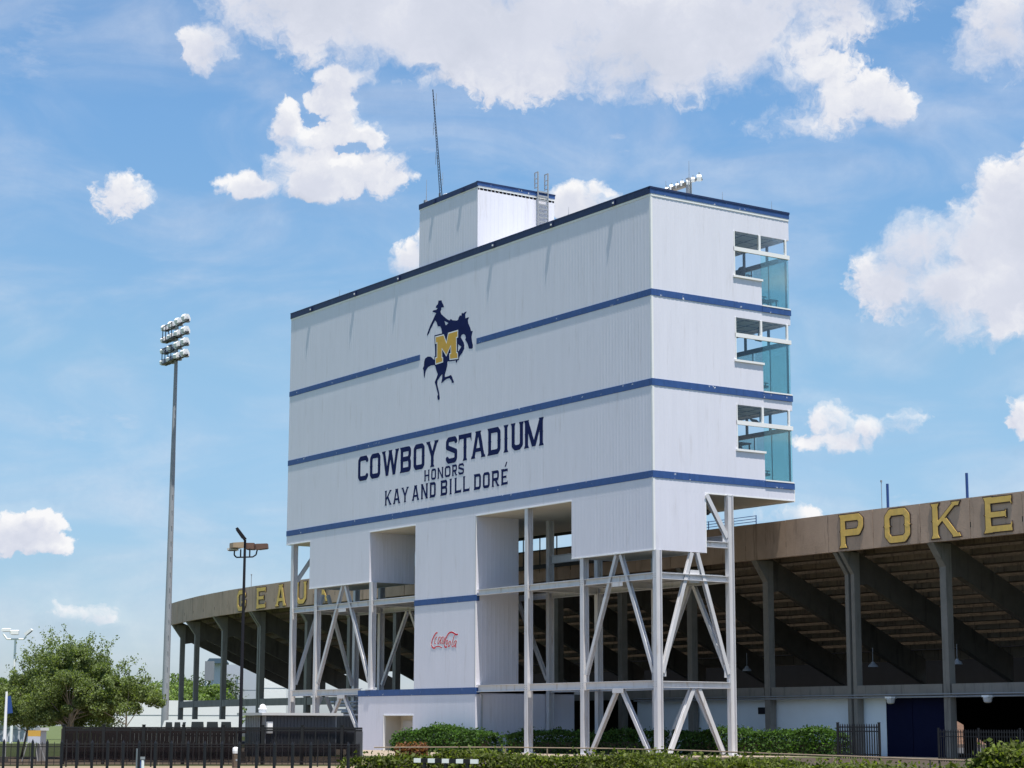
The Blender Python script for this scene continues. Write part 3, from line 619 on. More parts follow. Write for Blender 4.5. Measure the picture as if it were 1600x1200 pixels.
# emblem and lettering
HORSE = [(-22.58, 29.17), (-22.19, 29.12), (-22.15, 28.99), (-21.97, 28.79), (-21.88, 28.6), (-22.09, 28.63), (-22.22, 28.63), (-22.22, 28.49), (-22.32, 28.39), (-22.21, 28.2), (-21.84, 27.95), (-21.46, 27.72), (-21.21, 27.61), (-21.03, 27.68), (-20.84, 27.56), (-20.36, 27.46), (-20.17, 27.47), (-20.09, 27.62), (-19.93, 27.74), (-19.78, 27.67), (-19.73, 27.86), (-19.51, 27.79), (-19.37, 27.85), (-19.15, 27.85), (-19.32, 27.68), (-19.27, 27.42), (-19.05, 27.44), (-18.86, 27.42), (-18.99, 27.27), (-18.95, 27.07), (-18.83, 26.87), (-18.69, 26.66), (-18.6, 26.48), (-18.42, 26.46), (-18.5, 26.3), (-18.56, 26.11), (-18.51, 25.84), (-18.39, 25.56), (-18.41, 25.36), (-18.55, 25.32), (-18.86, 25.38), (-18.95, 25.61), (-19.11, 25.84), (-19.3, 26.03), (-19.23, 26.15), (-19.3, 26.33), (-19.5, 26.43), (-19.74, 26.41), (-19.83, 26.28), (-19.67, 26.09), (-19.49, 25.9), (-19.39, 25.68), (-19.42, 25.46), (-19.6, 25.25), (-19.9, 25.07), (-20.14, 24.87), (-20.32, 24.67), (-20.4, 24.71), (-20.41, 24.86), (-21.3, 24.93), (-21.42, 24.9), (-21.42, 24.7), (-21.53, 24.45), (-21.71, 24.07), (-21.71, 23.94), (-21.28, 23.94), (-20.98, 23.98), (-20.82, 23.81), (-20.67, 23.56), (-20.58, 23.43), (-20.85, 23.43), (-20.91, 23.59), (-21.16, 23.79), (-21.52, 23.78), (-21.77, 23.71), (-22.08, 23.59), (-22.14, 23.63), (-22.04, 23.92), (-22.02, 24.18), (-22.15, 24.13), (-22.33, 24.03), (-22.6, 23.83), (-22.63, 23.6), (-22.51, 23.31), (-22.38, 22.96), (-22.31, 22.62), (-22.39, 22.51), (-22.56, 22.58), (-22.62, 22.79), (-22.52, 22.91), (-22.69, 23.27), (-22.82, 23.56), (-22.95, 23.78), (-22.77, 23.99), (-22.58, 24.26), (-22.78, 24.56), (-22.93, 24.92), (-23.41, 24.96), (-23.79, 24.91), (-24.04, 24.75), (-24.16, 24.49), (-24.22, 24.23), (-24.31, 24.38), (-24.36, 24.79), (-24.46, 24.91), (-24.32, 25.06), (-24.3, 25.33), (-24.18, 25.55), (-23.86, 25.62), (-23.48, 25.56), (-23.17, 25.36), (-22.91, 25.22), (-22.95, 26.0), (-22.97, 26.89), (-22.07, 26.84), (-22.2, 27.24), (-22.32, 27.39), (-22.64, 27.46), (-22.77, 27.74), (-22.98, 27.91), (-23.27, 27.65), (-23.58, 27.36), (-23.73, 27.15), (-23.95, 27.03), (-23.96, 27.15), (-23.83, 27.33), (-23.58, 27.67), (-23.27, 27.96), (-23.03, 28.22), (-22.84, 28.37), (-23.09, 28.47), (-23.32, 28.55), (-23.22, 28.62), (-22.84, 28.6), (-22.66, 28.67), (-22.91, 28.75), (-22.85, 28.87), (-22.66, 28.94), (-22.6, 29.07)]
MMP = [(-22.86, 26.75), (-21.92, 26.73), (-21.54, 26.11), (-21.3, 26.74), (-20.22, 26.74), (-20.22, 26.38), (-20.39, 26.38), (-20.35, 25.33), (-20.23, 25.28), (-20.2, 24.98), (-21.08, 25.05), (-21.11, 25.35), (-20.96, 25.36), (-20.99, 25.97), (-21.55, 25.38), (-22.11, 25.94), (-22.13, 25.27), (-22.02, 25.23), (-22.01, 25.02), (-22.81, 25.0), (-22.84, 25.35), (-22.66, 25.35), (-22.66, 26.4), (-22.83, 26.39)]
HOLES = [[(-21.83, 27.68), (-21.33, 27.46), (-21.64, 27.35)], [(-20.15, 25.87), (-19.75, 25.64), (-20.15, 25.36)]]
O0 = (0, 0, 0); AX = (1, 0, 0); AZ = (0, 0, 1); NF = (0, -1, 0)
EM = part('emblem', MB().prism(HORSE, O0, AX, AZ, NF, 0, .0085, holes=HOLES), 'ink', PB, label='navy rider on bucking horse emblem')
part('letter_outline', MB().prism(grow(MMP, .16), O0, AX, AZ, NF, .0, .0095), 'ink', EM)
part('letter_outline', MB().prism(grow(MMP, .075), O0, AX, AZ, NF, .0, .0105), 'trim', EM)
part('letter', MB().prism(MMP, O0, AX, AZ, NF, .0, .0115), 'gold', EM)
R1 = [('C', -32.85, -31.46), ('O', -31.22, -29.82), ('W', -29.59, -27.41), ('B', -27.26, -25.83), ('O', -25.5, -24.13), ('Y', -23.9, -22.43), ('S', -21.51, -20.15), ('T', -19.99, -18.49), ('A', -18.52, -16.9), ('D', -16.66, -15.19), ('I', -14.9, -14.27), ('U', -14.06, -12.64), ('M', -12.62, -10.53)]
R2 = [('H', -24.15, -23.46), ('O', -23.26, -22.69), ('N', -22.52, -21.78), ('O', -21.62, -20.94), ('R', -20.77, -20.17), ('S', -20.0, -19.35)]
R3 = [('K', -29.18, -28.3), ('A', -28.08, -27.16), ('Y', -27.0, -26.08), ('A', -25.66, -24.75), ('N', -24.55, -23.65), ('D', -23.47, -22.71), ('B', -22.14, -21.31), ('I', -21.09, -20.71), ('L', -20.46, -19.66), ('L', -19.47, -18.68), ('D', -18.2, -17.38), ('O', -17.14, -16.38), ('R', -16.17, -15.35), ('E', -15.13, -14.38)]
for row_, z0, z1, t in ((R1, 18.21, 19.92, .33), (R2, 17.36, 18.08, .14), (R3, 16.21, 17.21, .185)):
    for i, (c, a, b) in enumerate(row_):
        if c == 'M': z1m = z1
        letter(c, (a, 0, z0), AX, NF, b-a, z1-z0, t, 'ink', PB, 0, .008)
part('accent', MB().prism([(-14.72, 17.33), (-14.60, 17.33), (-14.42, 17.62), (-14.55, 17.62)], O0, AX, AZ, NF, 0, .009), 'ink', PB)
COKE = [[(-22.33, 7.46), (-22.43, 7.47), (-22.57, 7.42), (-22.76, 7.25), (-22.95, 7.03), (-23.03, 6.83), (-23.01, 6.67), (-22.92, 6.56), (-22.75, 6.5), (-22.55, 6.53)], [(-22.6, 6.57), (-22.36, 6.6), (-22.12, 6.6), (-21.95, 6.55), (-21.79, 6.51)], [(-22.37, 7.21), (-22.52, 7.16), (-22.63, 7.02), (-22.68, 6.84), (-22.61, 6.76), (-22.53, 6.81)], [(-21.99, 7.2), (-22.16, 7.15), (-22.25, 6.95), (-22.29, 6.8), (-22.24, 6.74), (-22.13, 6.85), (-21.96, 7.02), (-21.94, 7.17), (-21.99, 7.2)], [(-21.7, 7.19), (-21.84, 7.12), (-21.96, 6.89), (-21.91, 6.75), (-21.7, 6.98)], [(-21.61, 7.2), (-21.68, 6.98), (-21.72, 6.76), (-21.6, 6.78)], [(-21.39, 7.19), (-21.56, 6.93), (-21.6, 6.78)], [(-19.91, 7.27), (-20.15, 7.27), (-20.38, 7.37), (-20.62, 7.44), (-20.85, 7.43), (-21.09, 7.32), (-21.32, 7.07), (-21.46, 6.85), (-21.5, 6.65), (-21.43, 6.54), (-21.29, 6.51), (-21.17, 6.56)], [(-21.08, 6.96), (-21.25, 6.92), (-21.29, 6.77), (-21.24, 6.67), (-21.13, 6.76), (-21.08, 6.9)], [(-20.82, 6.9), (-20.96, 6.83), (-21.03, 6.66), (-21.0, 6.53), (-20.86, 6.61), (-20.75, 6.78), (-20.8, 6.9)], [(-20.29, 7.26), (-20.42, 7.07), (-20.54, 6.85), (-20.61, 6.65), (-20.58, 6.51), (-20.46, 6.54)], [(-20.14, 6.91), (-20.33, 6.81), (-20.4, 6.64), (-20.37, 6.52), (-20.21, 6.63), (-20.05, 6.9)], [(-20.05, 6.9), (-20.14, 6.68), (-20.21, 6.51), (-20.11, 6.49)]]
mb = MB(); mo = MB(); k = 0
for ln_ in COKE:
    big = len(ln_) > 9
    for (x0, z0), (x1, z1) in zip(ln_[:-1], ln_[1:]):
        mb.bar((x0, -.0095 - k*.00005, z0), (x1, -.0095 - k*.00005, z1), .004, .10 if big else .066, up=(0, .001, 1))
        mo.bar((x0, -.0065 - k*.00005, z0), (x1, -.0065 - k*.00005, z1), .004, .135, up=(0, .001, 1)); k += 1
CK = part('script_logo', mb, 'red', PB, label='red script soft drink lettering'); part('logo_outline', mo, 'trim', CK)

# steel frame
XS = [-42.35, -38.72, -31.0, -12.45, -6.8, -.02]
TOPZ = {-42.35: 14.56, -38.72: 11.2, -31.0: 11.2, -12.45: 14.56, -6.8: 11.2, -.02: 11.2}
YB = 5.45
def post(x, y, z0, z1):
    part('post', MB().ibeam((x, y, z0), (x, y, z1), .33, .40, (0, 1, 0), .045), 'steel', PB)
    part('base_plate', MB().box(x-.32, x+.32, y-.32, y+.32, z0 if z0 > 1 else .01, (z0 if z0 > 1 else .01)+.05), 'steel', PB)
for x in XS: post(x, .24, 3.96 if abs(x+31) < .1 else 0, TOPZ[x])
for x in XS + [-25.4, -17.6]: post(x, YB, 3.96 if -32 < x < -18 else 0, 14.56)
def hb(p, q, w=.3, h=.35): part('beam', MB().ibeam(p, q, w, h, (0, 0, 1), .035), 'steel', PB)
for z in (9.78, 3.88):
    f = [(-42.13, -38.94), (-38.5, -31.22), (-30.78, -25.2), (-17.85, -12.67), (-12.23, -7.02), (-6.58, -.24)]
    for a, b in f:
        if z < 5 and a > -31 and b < -25: continue
        if z < 5 and b > -32 and a < -31.5: b = -32.4
        if z < 5 and abs(a+38.5) < .1: b = -32.4
        hb((a, .2, z), (b, .2, z), .3, .36 if z > 5 else .42)
    for a, b in ((-42.13, -38.94), (-38.5, -31.22), (-30.78, -25.62), (-25.2, -17.8), (-17.4, -12.67), (-12.23, -7.02), (-6.58, -.24)):
        if z < 5 and -32 < a < -18: continue
        hb((a, YB, z), (b, YB, z))
    for x in XS + ([-17.6] if z > 5 else []):
        if z < 5 and x == -31.0: continue
        if x == -17.6: continue
        hb((x, .46, z), (x, YB-.22, z))
hb((-.02, 3.75, 11.7), (-.02, YB-.22, 11.7)); 
part('walkway_deck', MB().box(-17.6, -.3, .45, 5.2, 9.97, 10.03), 'roofgrey', PB)
part('walkway_deck', MB().box(-42.1, -25.4, .45, 5.2, 9.97, 10.03), 'roofgrey', PB)
def chev(c, a, b, plane, ztop, zbot, off=0.30, w=.22):
    """two legs from an apex at c to the feet near a and b; plane is (axis, other coordinate)"""
    for s_, e in ((-1, a), (1, b)):
        if plane[0] == 'x': p = (c + s_*.2, plane[1], ztop); q = (e, plane[1], zbot); up = (0, 1, 0)
        else: p = (plane[1], c + s_*.2, ztop); q = (plane[1], e, zbot); up = (1, 0, 0)
        part('brace', MB().ibeam(p, q, w, .22, up, .03), 'steel', PB)
for pl, a, b in ((('x', .2), -38.45, -31.25), (('x', .2), -6.55, -.3), (('y', -.02), .5, 5.2), (('y', -42.35), .5, 5.2), (('x', YB), -38.45, -31.25), (('x', YB), -6.55, -.3), (('x', YB), -24.9, -17.9)):
    c = (a+b)/2; zt = 11.15 if pl[1] != YB and pl != ('y', -42.35) else (14.4 if pl[1] == YB else 11.0)
    if pl[1] == YB: zt = 9.6
    chev(c, a, b, pl, zt, 4.5)
    if pl != ('x', YB) or a < -30 or a > -10:
        d = .45
        if pl == ('x', YB) and a > -30: pass
        chev(c, a+d, b-d, pl, 3.65, .12, w=.23)
hb((-17.35, YB, 12.05), (-.25, YB, 12.05), .3, .5)
gr_ = part('guard_frame', MB().box(-36, -11.5, 10.2, 10.26, 13.42, 13.5).box(-36, -11.5, 10.2, 10.26, 14.3, 14.5).box(-36, -11.5, 10.18, 10.26, 12.2, 12.5), 'black', PB)
for k in range(12): part('mullion', MB().box(-11.6-k*2.0, -11.54-k*2.0, 10.2, 10.26, 12.5, 14.5), 'black', gr_)
part('brace', MB().ibeam((-.02, 3.75, 14.5), (-.02, YB-.2, 12.15), .26, .2, (1, 0, 0), .03), 'steel', PB)
part('brace', MB().ibeam((-42.35, 2.3, 14.5), (-42.35, .45, 11.9), .26, .2, (1, 0, 0), .03), 'steel', PB)
part('gusset_plate', MB().box(-.06, .02, YB-.5, YB-.2, 11.9, 12.4).box(-.06, .02, YB-.5, YB-.2, 4.3, 5.0).box(-.06, .02, .46, .76, 4.3, 5.0).box(-.06, .02, 2.5, 3.2, 9.5, 10.2), 'steel', PB)
for x_ in (-34.85, -3.42):
    for z_ in (9.78, 3.86): part('gusset_plate', MB().box(x_-.5, x_+.5, .03, .05, z_-.42, z_-.2), 'steel', PB)
for x_ in XS:
    for z_ in (9.78, 3.88):
        if z_ < 5 and abs(x_+31) < .1: continue
        for dz_ in (-.12, 0, .12): part('bolt', MB().cyl((x_-.1, .018, z_+dz_), (x_-.1, -.006, z_+dz_), .022, n=6).cyl((x_+.1, .018, z_+dz_), (x_+.1, -.006, z_+dz_), .022, n=6), 'galv', PB)
part('conduit', MB().cyl((-.3, 3.9, 13.6), (-.9, 4.6, 13.6), .16, n=8), 'black', PB)

# ------------------------------------------------------------------ objects in the glazed rooms
def stool(x, y, z, label):
    t = thing('bar_stool', label, 'stool', (x, y, z), 'furniture inside the glazed press rooms')
    part('seat', MB().lathe((x, y, z+.72), [(.05, 0), (.22, .01), (.24, .05), (.22, .09), (.05, .1)], 12), 'chair', t)
    for a, b in ((-1,-1),(1,-1),(1,1),(-1,1)): part('leg', MB().bar((x+a*.14, y+b*.14, z+.72), (x+a*.24, y+b*.24, z), .045), 'black', t)
    part('foot_ring', MB().box(x-.2, x+.2, y-.21, y-.18, z+.25, z+.28).box(x-.2, x+.2, y+.18, y+.21, z+.25, z+.28), 'black', t)
    return t
def counter(x, y, z, w, dpt, label, ht=1.0):
    t = thing('counter_table', label, 'table', (x, y, z), 'furniture inside the glazed press rooms')
    part('table_top', MB().box(x-w/2, x+w/2, y-dpt/2, y+dpt/2, z+ht, z+ht+.08), 'black', t)
    for a, b in ((-1,-1),(1,-1),(1,1),(-1,1)): part('leg', MB().bar((x+a*(w/2-.08), y+b*(dpt/2-.08), z), (x+a*(w/2-.08), y+b*(dpt/2-.08), z+ht), .07), 'black', t)
    return t
def armchair(x, y, z, label, tall=.9):
    t = thing('office_chair', label, 'chair', (x, y, z), 'furniture inside the glazed press rooms')
    part('seat', MB().box(x-.28, x+.28, y-.28, y+.28, z+.38, z+.5), 'chair', t)
    part('backrest', MB().prism([(-.26, .5), (.26, .5), (.28, tall-.08), (.18, tall), (-.18, tall), (-.28, tall-.08)], (x, y-.24, z), (1,0,0), (0,0,1), (0,-1,0), 0, .09), 'chair', t)
    part('armrest', MB().box(x-.32, x-.26, y-.2, y+.22, z+.6, z+.66).box(x-.31, x-.27, y, y+.05, z+.45, z+.6), 'chair', t)
    part('armrest', MB().box(x+.26, x+.32, y-.2, y+.22, z+.6, z+.66).box(x+.27, x+.31, y, y+.05, z+.45, z+.6), 'chair', t)
    part('base', MB().cyl((x, y, z+.08), (x, y, z+.38), .05).bar((x-.28, y, z+.05), (x+.28, y, z+.05), .06).bar((x, y-.28, z+.05), (x, y+.28, z+.05), .06), 'black', t)
    return t
armchair(-.6, 8.6, 25.9, 'low dark round-backed chair at the foot of the top floor corner glass', .75)
counter(-.8, 9.5, 25.9, .9, .6, 'small dark table beside the corner glass on the top floor', .5)
armchair(-1.3, 6.9, 27.05, 'bulky dark chair behind the sill on the top floor', 1.35)
armchair(-.6, 7.5, 27.05, 'dark chair behind the top floor sill near the mullion', 1.15)
stool(-1.3, 7.4, 21.93, 'small stool silhouetted behind the sill of the middle floor window')
armchair(-.7, 8.7, 20.78, 'dark armchair low against the middle floor corner glass', 1.0)
counter(-1.3, 7.0, 16.75, 1.2, 1.6, 'high dark counter behind the sill of the lowest glazed floor')
stool(-.8, 6.9, 16.75, 'stool under the high counter on the lowest glazed floor')
armchair(-.7, 8.7, 15.6, 'grey backed chair low against the lowest corner glass', 1.0)
for z, lb in ((24.97, 'middle'), (19.85, 'lowest')):
    t = thing('hanging_monitor', f'tilted black screen hung from the ceiling of the {lb} glazed floor', 'monitor', (-1.6, 9.3, z), 'furniture inside the glazed press rooms')
    part('hanger_pole', MB().cyl((-1.6, 9.3, z-.55), (-1.6, 9.3, z+.05), .04), 'black', t)
    part('screen', MB().bar((-2.1, 9.2, z-.35), (-1.6, 9.3, z-.8), .6, .08), 'black', t)

# ------------------------------------------------------------------ rooftop items
t = thing('radio_mast', 'tall thin leaning lattice radio mast on the rooftop stair tower', 'antenna', (-23.85, 1.0, 36.0))
p0, p1 = Vector((-23.85, 1.0, 36.2)), Vector((-25.15, 1.0, 44.5))
mb = MB()
for k in range(3):
    o = Vector((.11*math.cos(k*2.09), .11*math.sin(k*2.09), 0)); mb.cyl(p0+o, p1+o*.25, .026, .014, 5)
for i in range(40):
    a = i/40; b = (i+1)/40
    for k in range(3):
        o1 = Vector((.11*math.cos(k*2.09), .11*math.sin(k*2.09), 0))*(1-.75*a); o2 = Vector((.11*math.cos((k+1)*2.09), .11*math.sin((k+1)*2.09), 0))*(1-.75*b)
        mb.cyl(p0.lerp(p1, a)+o1, p0.lerp(p1, b)+o2, .010, n=4)
part('mast', mb, 'bronze', t)
for f, sd in ((.9, 1), (.66, -1), (.4, -1), (.2, 1)):
    c = p0.lerp(p1, f); q = c + Vector((.33*sd, 0, 0)); part('dipole', MB().cyl(c, q, .015, n=5).cyl(q-Vector((0,0,.45)), q+Vector((0,0,.45)), .014, n=5), 'galv', t)
part('mount', MB().box(-24.3, -23.6, .75, 1.3, 36.2, 36.45).cyl((-24.15, 1.0, 36.45), (-24.15, 1.0, 36.95), .07), 'galv', t)
part('dish', MB().lathe((-23.5, 1.2, 36.6), [(.02, 0), (.28, .1), (.3, .14), (.1, .22)], 12), 'lampwhite', t)
t = solo('whip_antenna', MB().cyl((-24.8, .35, 36.2), (-24.8, .35, 37.95), .028, .012, 6).box(-24.9, -24.7, .2, .4, 36.2, 36.5), 'galv', 'short vertical rod antenna beside the leaning mast base', 'antenna')
t = thing('roof_floodlight_bar', 'sloping row of white capped floodlights on a short roof post near the corner', 'floodlights', (-1.4, 4, 31.35))
part('post', MB().box(-1.55, -1.3, 3.85, 4.1, 31.35, 33.25), 'galv', t); part('lightning_rod', MB().cyl((-1.42, 4, 33.25), (-1.42, 4, 34.3), .018, .01, 5), 'galv', t)
part('crossarm', MB().box(-3.7, -.3, 3.92, 4.04, 32.95, 33.08), 'galv', t)
def flood(x, y, z, s, par):
    f = part('floodlight', MB().lathe((x, y, z), [(.05*s, .36*s), (.15*s, .26*s), (.26*s, .02*s), (.25*s, -.05*s), (.05*s, -.06*s)], 10).bar((x, y, z+.3*s), (x, y, z+.55*s), .06*s), 'glasslens', par)
    part('visor', MB().prism([(-.24*s, -.05*s), (.34*s, -.2*s), (.36*s, .12*s), (.2*s, .32*s), (-.1*s, .38*s), (-.26*s, .16*s)], (x, y-.02, z), (.8, -.6, 0), (0,0,1), (.6,.8,0), -.16*s, .16*s), 'lampwhite', f)
part('ballast_tray', MB().box(-3.6, -1.6, 3.8, 4.1, 32.8, 33.0), 'conc_c', t)
for i in range(7): flood(-3.5+i*.5, 4.0-.05*(i%2), 32.95+.03*(i%2), .62 if i < 6 else .8, t)
for i, (x, y) in enumerate([(-.1, 1.2), (-.1, 5.4), (-.1, 9.2), (-36, .05), (-8, .05)]):
    solo('lightning_rod', MB().cyl((x, y, 31.8), (x, y, 32.35), .016, .008, 5).box(x-.05, x+.05, y-.05, y+.05, 31.82, 31.88), 'galv',
         ['thin rod on the roof edge just behind the front corner', 'thin rod midway along the right roof edge', 'thin rod near the field end of the right roof edge', 'thin rod near the left end of the long roof edge', 'thin rod on the long roof edge right of the ladder'][i], 'lightning rod', 'lightning rods on the parapet')

# ------------------------------------------------------------------ grandstand
GS = thing('grandstand', 'long tan concrete grandstand with stained underside, tall columns and yellow painted letters', 'grandstand', (0, FY, 0))
def Yc(x): return FY + (0.0036*(x+60)**2 if x < -60 else 0.)
def yaw(x): return math.atan2(-2*0.0036*(-x-60) if x < -60 else 0., 1.)
JX = []
x = 27.57
while x > -98.5: JX.append(x); x -= 3.6*math.cos(yaw(x))
FZ0, FZ1 = 11.41, 13.56
for xb, xa in zip(JX[:-1], JX[1:]):
    ya, yb = Yc(xa), Yc(xb); d = Vector((xb-xa, yb-ya, 0)).normalized(); nn = Vector((-d.y, d.x, 0)); g_ = .014
    P0 = Vector((xa, ya, 0)) + d*g_; P1 = Vector((xb, yb, 0)) - d*g_
    j = random.uniform(-.012, .012)
    vs = []
    for z in (FZ0, FZ1):
        for p in (P0 + nn*j, P1 + nn*j, P1 + nn*.28, P0 + nn*.28): vs.append((p.x, p.y, z + (random.uniform(-.008, .008))))
    part('fascia_panel', MB().add(vs, [(0,3,2,1),(4,5,6,7),(0,1,5,4),(1,2,6,5),(2,3,7,6),(3,0,4,7)]), 'conc', GS)
    part('scupper', MB().box(xa-.05, xa+.05, ya+.005, ya+.25, 12.0, 12.28), 'darkgap', GS)
part('backing_wall', MB().box(-60, 28, FY+.285, FY+.36, FZ0, FZ1-.05), 'conc', GS)
# letters
def fletter(ch, xc, w, z0, z1):
    y = Yc(xc); a = yaw(xc); d = Vector((math.cos(a), math.sin(a), 0)); n = Vector((d.y, -d.x, 0))
    o = Vector((xc, y, z0)) - d*(w/2) + n*.012
    letter(ch, o, d, n, w, z1-z0, .36, 'goldlit', GS, 0, .06, .055, 'brownline')
for ch, xa, xb in (('P', 3.34, 5.25), ('O', 6.95, 8.85), ('K', 10.45, 12.5), ('E', 14.2, 16.1), ('S', 17.85, 19.7)): fletter(ch, (xa+xb)/2, xb-xa, 11.58, 13.44)
for ch, xc in (('G', -73.1), ('E', -68.68), ('A', -64.65), ('U', -60.87), ('X', -57.1)): fletter(ch, xc, 1.95 if ch != 'G' else 2.05, 11.56, 13.36)
# columns, haunches, rakers and seating planks
CX = [-97.4, -90.5, -80.9, -71.3] + [-61.8+7.2*k for k in range(13)]
SLOPE = .45; NR = 14; RD = 1.0
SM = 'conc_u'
def frame(x):
    a = yaw(x); d = Vector((math.cos(a), math.sin(a), 0)); n = Vector((-d.y, d.x, 0))   # n points to the field
    return Vector((x, Yc(x), 0)), d, n
def ext(o, n, d, prof, half, z=0):
    """profile in (distance to the field, height), extruded sideways"""
    return MB().prism(prof, o, n, (0,0,1), d, -half, half)
for i, x in enumerate(CX):
    o, d, n = frame(x)
    twin = i in (3, 13)
    for s_ in ((-.24, .24) if twin else (0,)):
        h = .14 if twin else .23
        oo = o + d*s_
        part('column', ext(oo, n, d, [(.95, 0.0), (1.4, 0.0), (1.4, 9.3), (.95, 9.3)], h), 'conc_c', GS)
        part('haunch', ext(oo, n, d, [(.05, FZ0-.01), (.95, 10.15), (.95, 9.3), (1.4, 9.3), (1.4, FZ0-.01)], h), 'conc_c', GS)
    # raker
    L_ = NR*RD
    z0 = 10.95
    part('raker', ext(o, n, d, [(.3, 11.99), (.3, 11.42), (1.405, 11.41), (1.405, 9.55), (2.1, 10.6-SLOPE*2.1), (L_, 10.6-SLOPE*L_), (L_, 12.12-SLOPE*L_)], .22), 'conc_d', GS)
for i in range(len(CX)-1):
    xa, xb = CX[i], CX[i+1]; oa, da, na = frame(xa); ob, db, nb = frame(xb)
    for r in range(NR):
        zt = 12.45 - SLOPE*r; ya0, ya1 = .32+RD*r, .32+RD*(r+1)
        def at(o, n, y, z): p = o + n*y; return (p.x, p.y, z)
        jj = random.uniform(-.01, .01)
        e = .012
        A_ = oa + (ob-oa).normalized()*e; B_ = ob - (ob-oa).normalized()*e
        def boxp(y0, y1, z0, z1): return [at(A_, na, y0, z0), at(B_, nb, y0, z0), at(B_, nb, y1, z0), at(A_, na, y1, z0), at(A_, na, y0, z1), at(B_, nb, y0, z1), at(B_, nb, y1, z1), at(A_, na, y1, z1)]
        F6 = [(0,3,2,1),(4,5,6,7),(0,1,5,4),(1,2,6,5),(2,3,7,6),(3,0,4,7)]
        mb = MB().add(boxp(ya0, ya1+.22, zt-.12, zt), F6).add(boxp(ya0-.13, ya0-.004, zt-.17+jj, zt+.13), F6).add(boxp(ya0+.24, ya0+.30, zt+.002, zt+.44), F6)
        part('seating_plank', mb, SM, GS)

# lower edge beam and an added near-black wall standing in for the deep shade behind
for i in range(4, len(CX)-1):
    part('edge_beam', MB().box(CX[i]+.02, CX[i+1]-.02, FY+14.0, FY+14.3, 5.75, 6.4), 'conc_u', GS)
part('shade_wall', MB().box(-61, 34, FY+15.6, FY+15.9, 3.95, 7.2), 'standshade', GS)
# ground-level beam, walls and pipes
mb = MB(); 
for i in range(len(CX)-1):
    oa, da, na = frame(CX[i]); ob, db, nb = frame(CX[i+1])
    p = oa + na*1.2 + Vector((0,0,3.6)); q = ob + nb*1.2 + Vector((0,0,3.6)); u = (q-p).normalized()
    part('concourse_beam', MB().bar(p+u*.34, q-u*.34, .45, .6), 'conc_c', GS)
part('concourse_beam', MB().box(CX[-1]+.34, 34, FY+.98, FY+1.42, 3.3, 3.9), 'conc_c', GS)
part('concourse_slab', MB().box(-60, 34, FY+1.8, FY+15, 3.62, 3.9), 'conc_c', GS)
part('conduit', MB().cyl((-17, FY+.85, 3.22), (34, FY+.85, 3.22), .05, n=6).cyl((-17, FY+.8, 3.36), (34, FY+.8, 3.36), .035, n=6), 'galv', GS)
part('ground_wall', MB().box(-17.5, 5.1, FY+1.5, FY+1.7, 0, 3.3), 'bluewall', GS, label='pale painted wall between the columns')
part('gate_panel', MB().box(5.12, 7.1, FY+1.46, FY+1.62, 0, 3.28), 'navywall', GS); part('gate_panel', MB().box(7.14, 9.86, FY+1.46, FY+1.62, 0, 3.28), 'navywall', GS)
part('rear_wall', MB().box(-60, -3.15, FY+15, FY+15.3, 0, 3.6).prism([(-3.15, 2.3), (-1.9, 1.75), (-1.9, 3.6), (-3.15, 3.6)], (0, FY+15, 0), (1,0,0), (0,0,1), (0,1,0), 0, .3).box(-1.9, -1.1, FY+15, FY+15.3, 0, 3.6).prism([(-1.1, 1.1), (-.1, .6), (-.1, 3.6), (-1.1, 3.6)], (0, FY+15, 0), (1,0,0), (0,0,1), (0,1,0), 0, .3).box(-.1, 34, FY+15, FY+15.3, 0, 3.6), 'standshade', GS)  # wall colour carries the shade of the concourse
# the far stand seen through the gaps
BLH = thing('bleachers', 'sunlit pale stepped seating seen through the gap beside the navy gate', 'bleachers', (-25, 52, 0))
for k in range(14): part('seating_row', MB().box(-70, 20, 52+k*.9, 52.9+k*.9, 0 if k == 0 else .3*k-.2, .3*(k+1)), 'conc', BLH)
# hanging lamps in the concourse and on the beam
def bell(x, y, z, label, grp):
    t = thing('bell_lamp', label, 'lamp', (x, y, z), grp)
    part('shade', MB().lathe((x, y, z), [(.30, 0), (.26, .10), (.12, .22), (.08, .30), (.02, .31)], 12), 'galv', t)
    part('hanger_rod', MB().cyl((x, y, z+.3), (x, y, z+1.1), .02, n=5), 'galv', t); return t
for i, x in enumerate((2.4, 8.9, 15.6, -8.6)):
    bell(x, FY+3.2, 5.0, ['bell-shaped lamp hanging under the stand left of the twin column', 'bell-shaped lamp hanging under the stand above the navy gate', 'bell-shaped lamp under the stand at the right edge', 'bell-shaped lamp glimpsed behind the press box legs'][i], 'bell lamps hanging in the concourse')
for i, x in enumerate((6.25, 13.3)):
    t = thing('wall_lamp', ['pale bucket-shaped lamp below the beam over the navy gate', 'pale bucket-shaped lamp below the beam near the right edge'][i], 'lamp', (x, FY+.7, 2.95), 'bucket lamps under the concourse beam')
    part('lens', MB().lathe((x, FY+.7, 2.86), [(.12, 0), (.2, .05), (.25, .26), (.22, .30)], 10), 'roofgrey', t)
    part('housing', MB().box(x-.24, x+.24, FY+.5, FY+.95, 3.16, 3.26), 'lampwhite', t)
t = solo('wall_sign', MB().box(-5.6, -4.85, FY+1.42, FY+1.5, 2.35, 2.75), 'bronze', 'small dark sign on the pale wall behind the right press box leg', 'sign')
